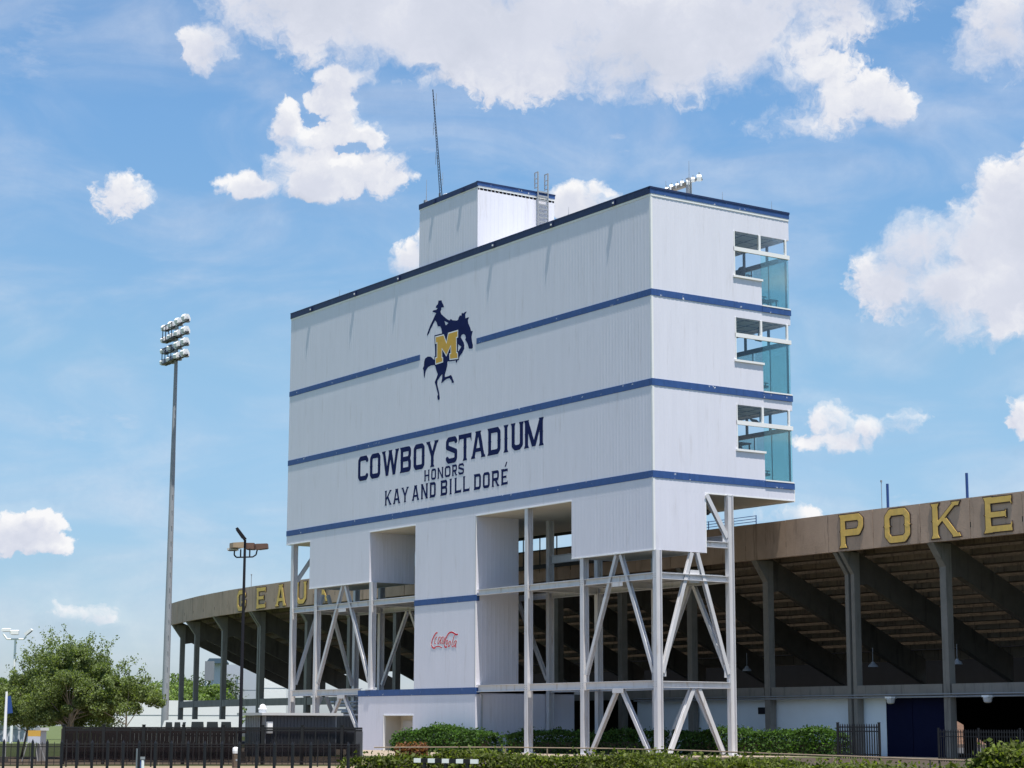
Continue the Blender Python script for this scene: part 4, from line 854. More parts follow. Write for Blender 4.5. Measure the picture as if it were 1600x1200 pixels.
# rim posts, railing
for i, x in enumerate((6.48, 12.4)):
    solo('rim_post', MB().cyl((x, 11.5, 13.3), (x, 11.5, 15.0), .075, n=8), 'bluepaint', ['blue post above the rim over the letter O', 'blue post above the rim between the letters K and E'][i], 'post', 'blue posts on the stand rim')
solo('rim_whip', MB().cyl((5.0, 12.5, 13.3), (5.0, 12.5, 15.3), .02, n=5).box(4.96, 5.04, 12.46, 12.54, 15.3, 15.42), 'galv', 'thin pale rod above the stand rim left of the blue post', 'rod')
t = thing('rim_railing', 'blue pipe railing on the stand rim behind the press box leg', 'railing', (-8, 12, 13.3))
for k in range(4): part('rail', MB().cyl((-18.5, 12, 13.72+k*.17), (-5.2, 12, 13.72+k*.17), .022, n=6), 'bluepaint', t)
for x in (-18.5, -16.8, -15.1, -13.4, -11.7, -9.7, -7.3, -5.2): part('post', MB().cyl((x, 12, 13.2), (x, 12, 14.26), .032, n=6), 'bluepaint', t)
for px, lb in ((221, 'thin whip antenna above the left end of the stand'), ):
    pass
solo('rim_whip', MB().cyl((-76.5, 14, 13.4), (-76.5, 14, 15.0), .03, n=5).box(-76.55, -76.45, 13.95, 14.05, 15, 15.1), 'galv', 'faint thin rod on the stand rim left of the letter G', 'rod')

# ------------------------------------------------------------------ stadium light tower and lamp posts
b = spot(257, 130)
t = thing('light_tower', 'very tall galvanised floodlight tower with four tiers of lights left of the press box', 'light tower', b)
H_ = 27.6
part('pole', MB().cyl((b.x, b.y, 0), (b.x, b.y, 9.5), .24, .205, 14, False).cyl((b.x, b.y, 9.5), (b.x, b.y, 19), .20, .15, 14, False).cyl((b.x, b.y, 19), (b.x, b.y, H_), .145, .10, 14, False), 'galv', t, smooth=True)
mb = MB()
for k in range(24): mb.box(b.x+.05, b.x+.30-.005*k, b.y-.05, b.y-.01, 3.2+k*1.0, 3.24+k*1.0)
part('climbing_step', mb, 'galv', t, kind='stuff')
ca = (Vector((1, -.1, 0))).normalized(); cbk = Vector((.1, 1, 0)).normalized()
ax_ = Vector((.99, -.10, 0)).normalized()
for k, z in enumerate((27.4, 26.6, 25.85, 25.1)):
    part('crossarm', MB().bar(Vector((b.x, b.y, z)) - ax_*2.1, Vector((b.x, b.y, z)) + ax_*2.2, .12, .12), 'black', t)
    for i in range(7):
        c = Vector((b.x, b.y, z)) + ax_*(-2.0+i*.68) + Vector((RX.x, RX.y, 0))*(.14 if i % 2 else -.14)
        f = part('floodlight', MB().lathe((c.x, c.y, z+.06), [(.06, .30), (.14, .22), (.24, -.02), (.22, -.08), (.04, -.1)], 9), 'galv', t)
        part('visor', MB().prism([(-.2, -.03), (.22, -.12), (.27, .10), (.13, .27), (-.12, .29), (-.21, .14)], (c.x, c.y, z+.10), (.2, -.98, 0), (0,0,1), (.98,.2,0), -.16, .16), 'lampwhite', f)
    if k in (1, 3):
        o = Vector((b.x, b.y, z)) - ax_*.9; q = Vector((.45, .89, 0))
        part('service_platform', MB().bar(o-ax_*.9-q*.1, o+ax_*1.3-q*.1, .5, .06), 'black', t)
        for u in (-.9, -.3, .3, .9): part('platform_rail', MB().bar(o+ax_*u-q*.35, o+ax_*u-q*.35+Vector((0,0,1.0)), .045), 'black', t)
        part('platform_rail', MB().bar(o-ax_*.9-q*.35+Vector((0,0,1.0)), o+ax_*.9-q*.35+Vector((0,0,1.0)), .045), 'black', t)
part('base_plate', MB().lathe((b.x, b.y, 0), [(.6, 0), (.6, .25), (.4, .3)], 14), 'conc_c', t)

b = spot(375.5, 88)
t = thing('parking_lamp', 'dark pole lamp with four faded box heads on a curved bracket and one raised head', 'street lamp', b)
part('pole', MB().cyl((b.x, b.y, 0), (b.x, b.y, 9.6), .085, .055, 10, False), 'bronze', t, smooth=True)
rt = Vector((RX.x, RX.y, 0)).normalized(); fw = Vector((-RZ.x, -RZ.y, 0)).normalized()
c0 = Vector((b.x, b.y, 8.85)); Z = Vector((0,0,1))
dd = (rt*.95 + fw*.3).normalized()
part('bracket', MB().tube([c0-dd*.45+Z*.34, c0-dd*.46+Z*.08, c0-dd*.36-Z*.02, c0, c0+dd*.36+Z*.02, c0+dd*.5+Z*.12, c0+dd*.56+Z*.4], .035).tube([c0-dd*.18, c0-dd*.18+Z*.34], .035).tube([c0+dd*.22, c0+dd*.22+Z*.38], .035), 'bronze', t)
def head(c, u, v, L1, wd, ht, m, tilt=0.):
    uu = (u*math.cos(tilt) + Z*math.sin(tilt)).normalized(); ww = v; hh = uu.cross(ww)
    if hh.z < 0: hh = -hh
    vs = []
    for s_, sc in ((0, .85), (1, 1.)):
        for i, j in ((-1,-1),(1,-1),(1,1),(-1,1)): vs.append(c + uu*(s_*L1) + ww*(i*wd/2*sc) + hh*(j*ht/2*(1. if s_ == 0 else (.6 if j > 0 else 1.))))
    h_ = part('lamp_head', MB().add(vs, [(3,2,1,0),(4,5,6,7),(0,1,5,4),(1,2,6,5),(2,3,7,6),(3,0,4,7)]), m, t)
    cc = c + uu*(L1*.55) - hh*(ht/2+.012)
    part('lens', MB().bar(cc-uu*L1*.35, cc+uu*L1*.35, wd*.7, .02, up=hh), 'black', h_)
head(c0-dd*.10-fw*.2+Z*.50, (-rt*.85-fw*.5).normalized(), (rt*.5-fw*.85).normalized(), .50, .42, .26, 'tanlamp')
head(c0-dd*.30+Z*.34, (-rt*.9+fw*.1).normalized(), fw, .46, .40, .11, 'roofgrey')
head(c0+dd*.20+Z*.50, (fw*.9+rt*.1).normalized(), rt, .50, .44, .27, 'brownlamp')
head(c0+dd*.52+Z*.46, (rt*.95-fw*.1).normalized(), fw, .50, .42, .26, 'brownlamp', .12)
tp = Vector((b.x, b.y, 9.62)); head(tp, (-rt*.8+Z*.0).normalized(), fw, .62, .34, .14, 'bronze', .95)
part('base', MB().cyl((b.x, b.y, 0), (b.x, b.y, .5), .26, n=12), 'conc_c', t)

b = spot(18, 185)
t = thing('far_lamp', 'distant white pole lamp with three white box heads above the tree at far left', 'street lamp', b)
part('pole', MB().cyl((b.x, b.y, 0), (b.x, b.y, 9.1), .14, .1, 10), 'lampwhite', t)
c0 = Vector((b.x, b.y, 9.1)); part('crossarm', MB().tube([c0-rt*1.1+Z*.5, c0-rt*.75+Z*.05, c0+rt*.75+Z*.05, c0+rt*.95+Z*.3], .08), 'lampwhite', t)
head(c0-rt*.7-fw*.3+Z*.85, -fw, rt, .5, .8, .3, 'lampwhite'); head(c0+Z*.65, -fw, rt, .6, .75, .42, 'lampwhite'); head(c0+rt*.85+Z*.45, rt, fw, .75, .5, .26, 'lampwhite', .7)

# ------------------------------------------------------------------ foliage
def leaves(pts, size, jit=.5, flat=.0, upb=.3):
    n = len(pts); d = rng.normal(size=(n, 3)); d[:, 2] += upb; d /= np.linalg.norm(d, axis=1)[:, None]
    r = rng.normal(size=(n, 3)); a = np.cross(d, r); a /= np.linalg.norm(a, axis=1)[:, None]; b_ = np.cross(d, a)
    s_ = size*(1+jit*(rng.random(n)-.5)*2)[:, None]
    v = np.stack([pts - a*s_*.5, pts + b_*s_*.28, pts + a*s_*.5, pts - b_*s_*.28], 1).reshape(-1, 3)
    me = bpy.data.meshes.new('leaves'); me.vertices.add(4*n); me.vertices.foreach_set('co', v.ravel())
    me.loops.add(4*n); me.loops.foreach_set('vertex_index', np.arange(4*n, dtype=np.int32))
    me.polygons.add(n); me.polygons.foreach_set('loop_start', np.arange(0, 4*n, 4, dtype=np.int32)); me.update(calc_edges=True); return me
def crown_pts(c, R, n, clumps=38, thick=.34, seed=0, flatb=.8):
    g_ = np.random.default_rng(seed); c = np.array(c); R = np.array(R)
    d = g_.normal(size=(clumps, 3)); d /= np.linalg.norm(d, axis=1)[:, None]; d[:, 2] = np.where(d[:, 2] < -flatb, -flatb, d[:, 2])
    cc = c + d*R*(.35+.55*g_.random(clumps)**.6)[:, None]; cc[:, :2] = c[:2] + (cc[:, :2]-c[:2])*np.clip(1.12-.30*((cc[:, 2:3]-c[2])/R[2]), .7, 1.35)
    rr = np.mean(R)*thick*(.35+1.15*g_.random(clumps))
    idx = g_.integers(0, clumps, n); q = g_.normal(size=(n, 3)); q /= np.linalg.norm(q, axis=1)[:, None]
    return cc[idx] + q*(rr[idx]*(.35+.75*g_.random(n)**.5))[:, None]*np.array([1.05, 1.05, .75]), cc
def leafobj(name, me, m, parent=None, loc=(0,0,0)):
    me.materials.append(M[m]); me.name = name; return link(name, me, parent, loc)
def shift(me_pts, off): return me_pts - np.array(off)
def tree(px, dist, label, R, zc, n, leaf, m, clumps=38, seed=1, thick=.34, trunks=1, bark='wood', cat='tree', group=None, twigs=0, name='shade_tree'):
    b = spot(px, dist); t = thing(name, label, cat, b, group)
    pts, cc = crown_pts((b.x, b.y, zc), R, n, clumps, thick, seed)
    if twigs:
        g_ = np.random.default_rng(seed+9); ex = []
        for k in range(twigs):
            th = g_.uniform(0, 2*math.pi); e = g_.uniform(.3, 1.3); o = np.array([b.x, b.y, zc]) + np.array([math.cos(th)*math.cos(e)*R[0], math.sin(th)*math.cos(e)*R[1], math.sin(e)*R[2]])*.86
            dr = np.array([math.cos(th)*math.cos(e), math.sin(th)*math.cos(e), math.sin(e)+.35]); ln2 = g_.uniform(.5, 1.5)*R[2]/3.2
            u = g_.random(70); ex.append(o + dr*(u*ln2)[:, None] + g_.normal(size=(70, 3))*.09)
        pts = np.concatenate([pts] + ex)
    leafobj('crown', leaves(shift(pts, b), leaf), m, t, b)
    mb = MB(); g_ = random.Random(seed)
    for k in range(trunks):
        bx = b + Vector((g_.uniform(-.3, .3)*(trunks > 1), g_.uniform(-.3, .3)*(trunks > 1), 0)); top = Vector((b.x+g_.uniform(-.4, .4), b.y+g_.uniform(-.4, .4), zc-R[2]*.35))
        r0 = .05*zc/2.2 if trunks == 1 else .10; mb.cyl(bx, top, r0, r0*.6, 8)
        for j in range(7):
            q = cc[g_.randrange(len(cc))]; mb.cyl(bx.lerp(top, g_.uniform(.55, 1)), Vector(q), r0*.38, r0*.12, 5)
    part('trunk', mb, bark, t); return t
tree(108, 100, 'broad bushy green tree with several pale trunks beside the far left fence', (2.95, 3.0, 2.3), 3.2, 98000, .105, 'leaf_tree', 120, 3, .19, 4, 'palebark', twigs=60)
tree(35, 104, 'low spreading green tree crossing the left edge of the photo', (2.3, 2.3, 1.15), 2.65, 16000, .14, 'leaf_tree', 40, 5, .24, 1, twigs=20)
tree(196, 98, 'small open-crowned tree right of the broad tree with a thin pale trunk', (1.75, 1.6, 1.15), 2.95, 12000, .12, 'leaf_tree', 40, 8, .2, 1, 'palebark', twigs=12)
FT = [(225, 230, 2.6, 3.0, 'leaf_far', 'pale green round tree right behind the light tower foot'), (262, 235, 4.2, 3.6, 'leaf_far', 'bright green far tree just right of the light tower'),
      (312, 300, 6.5, 5.4, 'leaf_dark', 'tall dark far tree seen between the end columns'), (330, 260, 4.0, 3.2, 'leaf_far', 'pale green far tree left of the blue roofed building'),
      (290, 270, 4.4, 3.6, 'leaf_far', 'light green far tree behind the first stadium column'), (170, 240, 4.2, 3.0, 'leaf_far', 'far green tree behind the small open-crowned tree'), (-20, 200, 4, 3.2, 'leaf_far', 'far green tree at the left edge low behind the sign'), (55, 230, 4.2, 2.4, 'leaf_far', 'low far tree behind the white flag pole')]
for i, (px, d, r, h, m, lb) in enumerate(FT):
    tree(px, d, lb, (r, r, h*.8), h*.62+1.9, 9000, .34, m, 26, 40+i, .33, 1, group='trees beyond the stadium', name='far_tree')

def hedge(name, poly, wdt, ztop, n, leaf, m, label, cat='hedge', zb=0., rough=.12):
    """poly: list of (x,y[,ztop]) points"""
    P_ = [Vector((p[0], p[1], 0)) for p in poly]; zt = [p[2] if len(p) > 2 and p[2] > 0 else ztop for p in poly]
    segs = [(P_[i+1]-P_[i]).length for i in range(len(P_)-1)]; cum = np.cumsum([0]+segs); u = rng.random(n)*cum[-1]
    xs = np.interp(u, cum, [p.x for p in P_]); ys = np.interp(u, cum, [p.y for p in P_]); zz = np.interp(u, cum, zt)
    d = P_[-1]-P_[0]; d.normalize(); nn = np.array([-d.y, d.x])
    ph = rng.random(6)*6; wob = sum(np.sin(u*(1.1+k*.9)+ph[k])*(.5/(k+1)) for k in range(5))
    zz = zz*(1+rough*wob*.5); lat = (rng.random(n)*2-1); hz = rng.random(n)
    shell = rng.random(n) < .75; top = rng.random(n) < .5
    hz = np.where(shell & top, 1-.10*rng.random(n)**2, hz); lat = np.where(shell & ~top, np.sign(lat)*(1-.12*rng.random(n)), lat)
    lat = lat*np.sqrt(np.clip(1-(hz**4)*.35, 0, 1)) + .1*rng.normal(size=n)
    z = zb+(zz-zb)*hz + rng.normal(size=n)*.03
    spr = rng.random(n) < .06; z = z + np.where(spr & (hz > .9), rng.random(n)*.24, 0)
    pts = np.stack([xs+nn[0]*lat*wdt/2, ys+nn[1]*lat*wdt/2, z], 1)
    o0 = P_[0]; t = thing(name, label, cat, o0)
    leafobj('foliage', leaves(shift(pts, o0), leaf), m, t, o0)
    mb = MB()
    for i in range(len(P_)-1):
        q0, q1 = P_[i], P_[i+1]; sd = (q1-q0).normalized()*min(.45, segs[i]*.3)
        if i == 0: q0 = q0 + sd
        if i == len(P_)-2: q1 = q1 - sd
        hh = min(zt[i], zt[i+1])*.55; mb.bar(q0+Vector((0,0,hh/2+.02)), q1+Vector((0,0,hh/2+.02)), wdt*.4, hh)
    part('branches', mb, 'wood', t); return t
hp = [(563, 63, .66), (600, 63, .74), (700, 62, .76), (800, 61, .78), (900, 60, .78), (1000, 58.5, .76), (1100, 56, .74), (1200, 53, .72), (1300, 50, .68), (1400, 47, .68), (1500, 44, .68), (1600, 41.5, .70), (1700, 39, .7)]
hp = [(p[0], p[1], p[2]-.07) for p in hp]
def sp3(px, d, z): s_ = spot(px, d); return (s_.x, s_.y, z)
hedge('front_hedge', [sp3(*p) for p in hp], 1.6, .7, 50000, .12, 'leaf_hedge', 'long clipped yellow-green hedge across the foreground below the pipe rail', rough=.42)
hedge('corner_shrub', [sp3(1535, 42.5, .78), sp3(1560, 42.3, 1.08), sp3(1585, 42, 1.0), sp3(1640, 41.5, .9)], 1.2, 1., 9000, .12, 'leaf_hedge', 'taller leafy shrub rising over the hedge at the lower right corner', 'shrub', rough=.5)
hedge('tower_hedge', [(-24.6, -1.3, 1.0), (-23.4, -1.3, 1.25), (-20, -1.2, 1.45), (-17.5, -1.0, 1.4), (-15.5, -.4, 1.2)], 1.6, 1.3, 15000, .16, 'leaf_green', 'rounded bright green hedge in front of the white stair tower base', rough=.34)
hedge('shaded_hedge', [(-15.5, .6, 1.2), (-10, 3.2, 1.25), (-5.6, 5.6, 1.3)], 1.6, 1.2, 12000, .16, 'leaf_green', 'dark green hedge in the shade under the press box', rough=.34)
hedge('stand_hedge', [(-5.4, 5.9, 1.3), (-2, 7.6, 1.35), (1.2, 8.6, 1.35), (3.8, 9.0, 1.35), (4.8, 9.2, 1.2)], 1.8, 1.3, 18000, .16, 'leaf_green', 'sunlit dense green hedge before the pale wall right of the press box legs', rough=.34)
hedge('red_shrub', [sp3(618, 98, .55), sp3(640, 98, .62), sp3(668, 98, .6)], 1.2, .6, 3500, .15, 'leaf_red', 'small reddish brown shrub before the recessed door', 'shrub')

# ------------------------------------------------------------------ pipe rail and striped barrier
t = thing('pipe_rail', 'low rusty grey pipe rail running behind the front hedge', 'railing', spot(900, 62))
rp = [(585, 65, .92), (700, 65, .93), (800, 65, .93), (950, 63.5, .92), (1080, 58, .93), (1200, 53, .92), (1330, 48.5, .92), (1450, 45.2, .91), (1600, 42.6, .90), (1720, 40, .9)]
pp = [spot(px, d, z) for px, d, z in rp]
for a, b_ in zip(pp[:-1], pp[1:]): part('rail', MB().cyl(a, b_, .022, n=6), 'rust', t)
for px, d, z in [(625, 65, .92), (735, 65, .92), (790, 65, .92), (855, 64.6, .92), (965, 63, .92), (1080, 58, .92), (1162, 54.5, .92), (1300, 49.6, .92), (1452, 45.2, .92), (1560, 43.3, .9)]:
    s_ = spot(px, d); part('post', MB().cyl(s_, s_+Vector((0,0,z)), .024, n=6), 'rust', t)
t = thing('striped_barrier', 'low black and white striped barrier bar in front of the hedge', 'barrier', spot(695, 59))
a = spot(648, 59.6); b_ = spot(747, 58.8); d = (b_-a)
zt = .605
for k in range(9):
    p = a + d*(k/9.); q = a + d*((k+1)/9.); 
    part('stripe', MB().bar(p+Vector((0,0,zt-.002*k)), q+Vector((0,0,zt-.002*(k+1))), .09, .12), 'trim' if k % 2 == 0 else 'black', t)
for k in (.16, .5, .84): part('leg', MB().bar(a+d*k, a+d*k+Vector((0,0,.54)), .08), 'black', t)

# ------------------------------------------------------------------ fences
def fence(label, pxs, zt, zb, sp_, pw, rails, m='black', screen=None, postn=12, group=None, postw=2.2, posth=.05):
    pts = [spot(px, d) for px, d in pxs]
    t = thing('picket_fence', label, 'fence', pts[0], group)
    segs = [(pts[i+1]-pts[i]).length for i in range(len(pts)-1)]; tot = sum(segs); n = int(tot/sp_)
    pm = MB().box(-pw/2, pw/2, -pw/2, pw/2, zb, zt-pw).add([(-pw/2,-pw/2,zt-pw),(pw/2,-pw/2,zt-pw),(pw/2,pw/2,zt-pw),(-pw/2,pw/2,zt-pw),(0,0,zt+pw*.6)], [(0,1,4),(1,2,4),(2,3,4),(3,0,4)]).mesh('picket', M[m])
    W2 = pw*postw; qm = MB().box(-W2/2, W2/2, -W2/2, W2/2, 0, zt+posth).box(-W2*.6, W2*.6, -W2*.6, W2*.6, zt+posth, zt+posth+.03).mesh('post', M[m])
    cum = [0]
    for s_ in segs: cum.append(cum[-1]+s_)
    for k in range(min(n, 290)+1):
        u = min(k*sp_, tot); i = max(j for j in range(len(segs)) if cum[j] <= u+1e-9)
        p = pts[i].lerp(pts[i+1], (u-cum[i])/segs[i]); an = math.atan2((pts[i+1]-pts[i]).y, (pts[i+1]-pts[i]).x)
        isp = k % postn == 0
        link('post' if isp else 'picket', qm if isp else pm, t, (p.x, p.y, 0), an)
    for z in rails:
        for i in range(len(segs)): part('rail', MB().bar(pts[i]+Vector((0,0,z)), pts[i+1]+Vector((0,0,z)), pw*1.1, pw*1.3), m, t)
    if screen:
        for i in range(len(segs)):
            dv = (pts[i+1]-pts[i]).normalized(); nn = Vector((-dv.y, dv.x, 0))*.09
            if nn.dot(CAM-pts[i]) > 0: nn = -nn
            part('windscreen_mesh', MB().add([tuple(pts[i]+nn+Vector((0,0,screen[0]))), tuple(pts[i+1]+nn+Vector((0,0,screen[0]))), tuple(pts[i+1]+nn+Vector((0,0,screen[1]))), tuple(pts[i]+nn+Vector((0,0,screen[1])))], [(0,1,2,3)]), 'mesh', t)
    return t
fence('nearest black steel fence of widely spaced spear pickets at the lower left', [(-120, 12.0), (561, 9.55)], 1.52, .1, .12, .0105, [1.36, .2], postn=1000)
fence('tall black fence with dark windscreen mesh behind the other fences at left', [(100, 86), (330, 85), (566, 84)], 1.50, .1, .55, .05, [1.50, 1.40], screen=(.08, 1.52), postn=3, postw=2.4, posth=.1)
fence('chest-high dense black picket fence in the middle distance at left', [(-30, 79.5), (250, 80), (563, 80)], .97, .1, .23, .024, [.88, .78, .2], screen=(.05, .86), postn=14)
fence('short black picket fence panel between hedge and navy gate', [(1309, 100), (1374, 99)], 1.75, .1, .13, .045, [1.6, 1.4, .3], postn=17)
fence('black picket fence before the dark concourse at far right', [(1466, 92), (1700, 88)], 1.5, .1, .13, .03, [1.4, 1.2, .25], postn=16)

a, b_ = spot(96, 92), spot(384, 91); t = thing('slatted_fence', 'dark brown slatted privacy fence hiding the lower part of the white vans', 'fence', a)
dv = (b_-a); L_ = dv.length; dv.normalize(); an = math.atan2(dv.y, dv.x); n_ = int(L_/.19)
slat = MB().box(0, .18, -.012, .012, .08, 1.46).mesh('slat', M['slat'])
for k in range(n_):
    o_ = link('slat', slat, t, a+dv*(k*.19)+Vector((0,0,random.uniform(-.02,.02))), an)
for z in (.3, 1.3): part('rail', MB().bar(a+Z*z-fw*-.05, b_+Z*z-fw*-.05, .05, .09), 'slat', t)
# ------------------------------------------------------------------ yard things at left
def van(px0, px1, dist, label, zt):
    a = spot(px0, dist); b_ = spot(px1, dist); d = b_-a; L_ = d.length; d.normalize(); n = Vector((-d.y, d.x, 0))
    if n.dot(CAM-a) > 0: n = -n
    t = thing('white_van', label, 'van', a.lerp(b_, .5), 'white vans behind the fence')
    prof = [(0, .35), (L_, .35), (L_, 1.05), (L_-.10, 1.35), (L_-.35, zt-.08), (L_-.6, zt), (.5, zt), (.2, zt-.06), (.03, 1.3), (0, 1.0)]
    part('body', MB().prism(prof, a, d, (0,0,1), n, 0, 1.75), 'vanwhite', t)
    for u0, u1 in ((.14, .38), (.42, .64), (.68, .88)):
        part('window', MB().prism([(L_*u0, 1.28), (L_*u1, 1.28), (L_*u1-.04, zt-.14), (L_*u0+.04, zt-.14)], a, d, (0,0,1), n, -.012, .02), 'glassdark', t)
    part('trim_line', MB().prism([(.05, 1.0), (L_-.05, 1.0), (L_-.05, 1.06), (.05, 1.06)], a, d, (0,0,1), n, -.015, .0), 'black', t)
    for u in (.18, .82):
        c = a + d*(L_*u); w = part('wheel', MB().cyl(c-n*.02+Vector((0,0,.33)), c+n*.22+Vector((0,0,.33)), .33, n=18), 'black', t)
        part('hubcap', MB().cyl(c-n*.04+Vector((0,0,.33)), c-n*.02+Vector((0,0,.33)), .18, n=12), 'galv', w)
    part('headlight', MB().prism([(L_-.02, .7), (L_+.02, .7), (L_+.02, .9), (L_-.02, .9)], a, d, (0,0,1), n, .1, .45), 'lampwhite', t)
    part('bumper', MB().prism([(-.06, .35), (.0, .35), (0, .6), (-.06, .6)], a, d, (0,0,1), n, .05, 1.7).prism([(L_, .35), (L_+.06, .35), (L_+.06, .6), (L_, .6)], a, d, (0,0,1), n, .05, 1.7), 'black', t)
van(251, 300, 124, 'white van partly hidden behind the other white van near the light tower', 1.93)
van(286, 372, 120, 'white van behind the dark fence left of the grey shed', 1.95)
# shed with vent
sx, sy = -11.6, -17.6
sA = spot(366, 110); sB = spot(450, 110)
t = thing('grey_shed', 'small grey metal sided shed with pale roof edge and white mushroom vent', 'shed', spot(415, 108))
c = spot(414, 106.5)
mb = MB().box(c.x-2.3, c.x, c.y, c.y+.06, 0, 2.12)
for k in range(11): mb.box(c.x-2.2+k*.2, c.x-2.12+k*.2, c.y-.03, c.y, .05, 2.08)
part('wall', mb, 'corr', t)
mb = MB().box(c.x-.06, c.x, c.y+.06, c.y+4.2, 0, 2.12)
for k in range(20): mb.box(c.x, c.x+.03, c.y+.12+k*.2, c.y+.2+k*.2, .05, 2.08)
part('wall', mb, 'corrdark', t, label='darker side wall')
part('wall', MB().box(c.x-2.3, c.x-2.24, c.y+.06, c.y+4.2, 0, 2.12).box(c.x-2.3, c.x, c.y+4.2, c.y+4.26, 0, 2.12), 'corr', t)
rf = part('roof', MB().box(c.x-2.6, c.x+.3, c.y-.35, c.y+4.5, 2.13, 2.26), 'roofgrey', t)
v = part('vent', MB().lathe((c.x-.9, c.y+.3, 2.26), [(.2, 0), (.2, .14), (.16, .16), (.24, .18), (.24, .24), (.17, .26), (.17, .34), (.11, .42), (.02, .46)], 16), 'lampwhite', rf)
part('corner_post', MB().box(c.x-.42, c.x-.34, c.y-.08, c.y-.03, 0, 2.1), 'bronze', t)
part('meter_box', MB().box(c.x+.03, c.x+.2, c.y+.05, c.y+.35, 1.2, 1.8), 'lampwhite', t)
# equipment under the left legs
t = thing('dark_container', 'dark corrugated equipment container under the left press box legs', 'container', (-36, 4, 0))
mb = MB().box(-39.5, -33.5, 2.0, 4.4, .15, 2.3)
for k in range(28): mb.box(-39.4+k*.21, -39.3+k*.21, 1.96, 2.0, .25, 2.2)
part('body', mb, 'corrdark', t); part('top_rail', MB().box(-39.6, -33.4, 1.93, 4.45, 2.3, 2.42), 'paleblue', t)
for x in (-39.3, -33.9): part('foot', MB().box(x, x+.2, 2.1, 4.3, .01, .15), 'black', t)
t = thing('pipe_rack', 'rows of pale pipes hung below the beam at the left legs', 'pipes', (-37, 5, 0))
for i, (z, y, r) in enumerate(((3.3, 4.6, .07), (3.05, 5.0, .09), (2.75, 4.8, .06), (2.6, 5.6, .10), (2.95, 6.2, .07))):
    part('pipe', MB().cyl((-44.5, y, z), (-32.5, y, z), r, n=8), 'paleblue', t)
for x in (-43.8, -40.5, -36.5, -33.2): part('hanger', MB().box(x, x+.06, 4.5, 6.3, 2.45, 2.5).box(x, x+.06, 4.5, 4.56, 2.5, 3.6).box(x, x+.06, 6.24, 6.3, 2.5, 3.6), 'galv', t)
t = thing('air_unit', 'grey louvred air handling unit among the pipes under the press box', 'air conditioner', (-41, 3, 0))
part('cabinet', MB().box(-42.0, -40.2, 7.0, 8.6, .2, 2.5), 'corr', t); part('fan_grille', MB().lathe((-41.1, 7.8, 2.5), [(.5, 0), (.5, .08), (.1, .1)], 14), 'black', t)
for k in range(8): part('louvre', MB().box(-41.9, -40.3, 6.96, 7.0, .5+k*.22, .6+k*.22), 'paleblue', t)
t = thing('grey_cabinet', 'small grey utility cabinet behind the fence near the tower wall', 'cabinet', (-30, -6, 0))
s_ = spot(548, 108); part('body', MB().box(s_.x-.45, s_.x+.45, s_.y, s_.y+.5, .1, 1.3), 'corr', t); part('door', MB().box(s_.x-.4, s_.x+.4, s_.y-.03, s_.y, .15, 1.25), 'corrdark', t); part('plinth', MB().box(s_.x-.5, s_.x+.5, s_.y-.05, s_.y+.55, .01, .1), 'conc_c', t)
# meter post with white cap, pipe marker
s_ = spot(369, 78)
t = thing('meter_post', 'short wooden post with a white cap beside the dark lamp pole', 'post', s_)
part('post', MB().box(s_.x-.09, s_.x+.09, s_.y-.09, s_.y+.09, 0, .55), 'wood', t); part('cap', MB().lathe((s_.x, s_.y, .55), [(.11, 0), (.12, .1), (.11, .2), (.05, .24)], 10), 'lampwhite', t); part('valve', MB().cyl((s_.x-.2, s_.y, .3), (s_.x+.1, s_.y, .3), .04), 'galv', t)
s_ = spot(217, 70)
t = thing('marker_post', 'grey T-shaped marker post with a white and blue strip near the path', 'post', s_)
part('post', MB().box(s_.x-.05, s_.x+.05, s_.y-.05, s_.y+.05, 0, .82), 'galv', t); part('arm', MB().bar(s_-rt*.03+Z*.5, s_+rt*.24+Z*.5, .07, .09), 'galv', t)
part('strip', MB().bar(s_+rt*.16+Z*.05, s_+rt*.16+Z*.43, .09, .09), 'lampwhite', t); part('strip', MB().bar(s_+rt*.07+Z*.05, s_+rt*.07+Z*.43, .07, .09), 'bluepaint', t)
s_ = spot(8, 92)
t = thing('flag_pole', 'slim white pole with a hanging purple-blue banner at the far left', 'flagpole', s_)
part('pole', MB().cyl(s_, s_+Vector((0,0,3.05)), .09, .05, 8), 'lampwhite', t); part('base', MB().cyl(s_, s_+Vector((0,0,.22)), .2, n=10), 'conc_c', t)
part('banner', MB().bar(s_+rt*.06+Z*2.85, s_+rt*.18+Z*2.1, .26, .02, up=fw), 'bluepaint', t)
s_ = spot(54, 93)
t = thing('yard_sign', 'gold and grey board sign on splayed white legs behind the left fence', 'sign', s_)
part('board', MB().bar(s_-rt*.28+Z*1.23, s_+rt*.28+Z*1.23, .04, .26), 'signgold', t); part('board', MB().bar(s_-rt*.28+Z*.95, s_+rt*.28+Z*.95, .04, .28), 'signgrey', t)
for u, w in ((-.3, -.5), (.0, -.12), (.05, .2), (.25, .55)): part('leg', MB().bar(s_+rt*u+Z*.8, s_+rt*w+Z*.0, .04), 'lampwhite', t)
s_ = spot(66, 94)
solo('white_box', MB().box(s_.x-.15, s_.x+.15, s_.y-.15, s_.y+.15, .0, 1.35).box(s_.x-.3, s_.x+.3, s_.y-.2, s_.y+.2, 1.35, 1.48), 'roofgrey', 'narrow pale pillar with flat cap right of the gold sign', 'pillar')

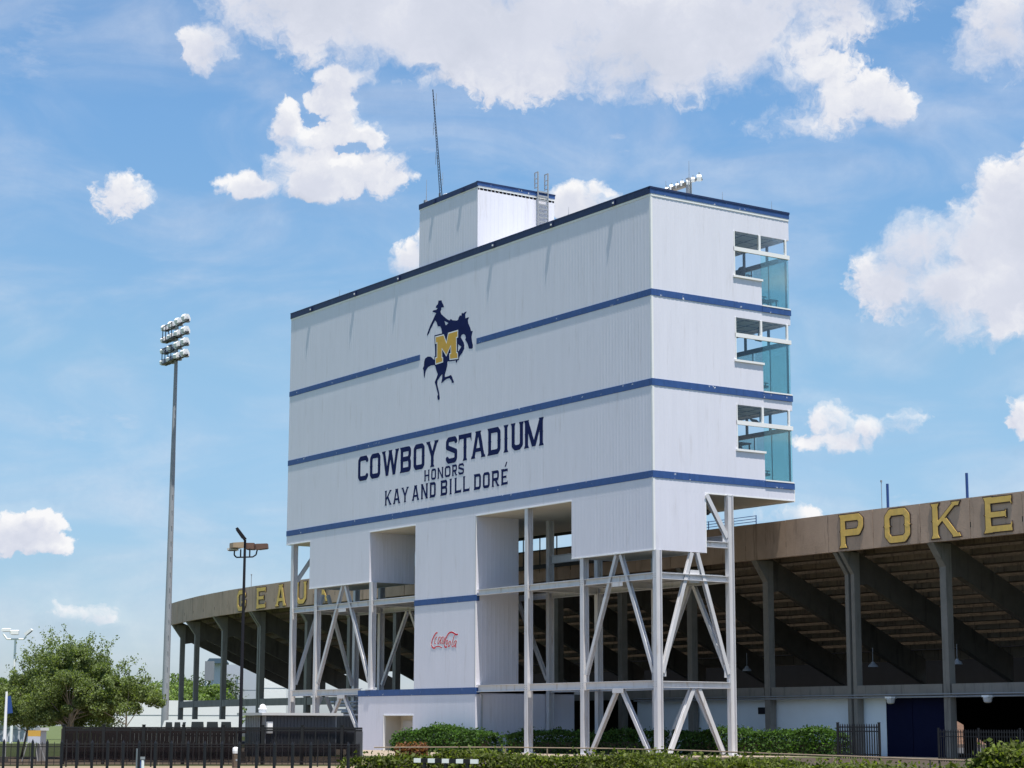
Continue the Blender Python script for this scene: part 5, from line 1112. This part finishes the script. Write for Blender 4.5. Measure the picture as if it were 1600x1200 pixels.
# ------------------------------------------------------------------ far buildings
def aligned(label, px0, px1, d, z1, m, roofm=None, name='far_building', depth=12, win=0, over=0., cat='building'):
    a = spot(px0, d); b_ = spot(px1, d); dv = (b_-a); L_ = dv.length; dv.normalize(); n = Vector((-dv.y, dv.x, 0))
    if n.dot(CAM-a) > 0: n = -n
    t = thing(name, label, cat, a.lerp(b_, .5))
    part('wall', MB().prism([(0, 0), (L_, 0), (L_, z1), (0, z1)], a, dv, (0,0,1), n, 0, depth), m, t)
    rr = part('roof', MB().prism([(-over, z1), (L_+over, z1), (L_+over-.6*over, z1+.25+over*.5), (-over+.6*over, z1+.25+over*.5)], a, dv, (0,0,1), n, -over, depth+over), roofm or m, t)
    for k in range(win):
        u = (k+.5)/win*L_; part('window', MB().prism([(u-.6, z1*.45), (u+.6, z1*.45), (u+.6, z1*.75), (u-.6, z1*.75)], a, dv, (0,0,1), n, -.03, .03), 'glassdark', t)
    for zz in (z1*.33, z1*.66):
        part('panel_seam', MB().prism([(0, zz), (L_, zz), (L_, zz+.06), (0, zz+.06)], a, dv, (0,0,1), n, -.02, .0), 'corr', t)
    return t
aligned('long low white building behind the trees and the stadium columns', 176, 376, 226, 4.05, 'vanwhite', 'trim', 'low_white_building', 10)
aligned('pale grey building half hidden by the tree at the left edge', -60, 62, 200, 3.4, 'farwall', None, 'grey_building', 10)
aligned('tall pale blue-grey building seen between the stadium columns', 334, 418, 300, 10.2, 'farwall', 'farwall', 'blue_grey_building', 20)
tt = aligned('blocky pale tower with blue hip roof beyond the stadium columns', 328, 345, 290, 10.3, 'farwall', 'farroof', 'roofed_tower', 5, over=.9)
aligned('bright white building glimpsed under the stand beside the press box leg', 408, 446, 240, 9.0, 'vanwhite', 'trim', 'white_building', 10)
s_ = spot(325, 280)
t = thing('scoreboard', 'dark grey rectangular scoreboard on a pale lattice base far behind the columns', 'scoreboard', s_)
part('board', MB().bar(s_-rt*.62+Z*9.0, s_+rt*.62+Z*9.0, .6, 2.6), 'corr', t)
for u in (-.5, .5): part('leg', MB().bar(s_+rt*u, s_+rt*u+Z*7.7, .14), 'farwall', t)
for k in range(5): part('brace', MB().bar(s_-rt*.5+Z*(3.+k*.9), s_+rt*.5+Z*(3.9+k*.9), .08), 'farwall', t)
print('objects', len(bpy.data.objects))
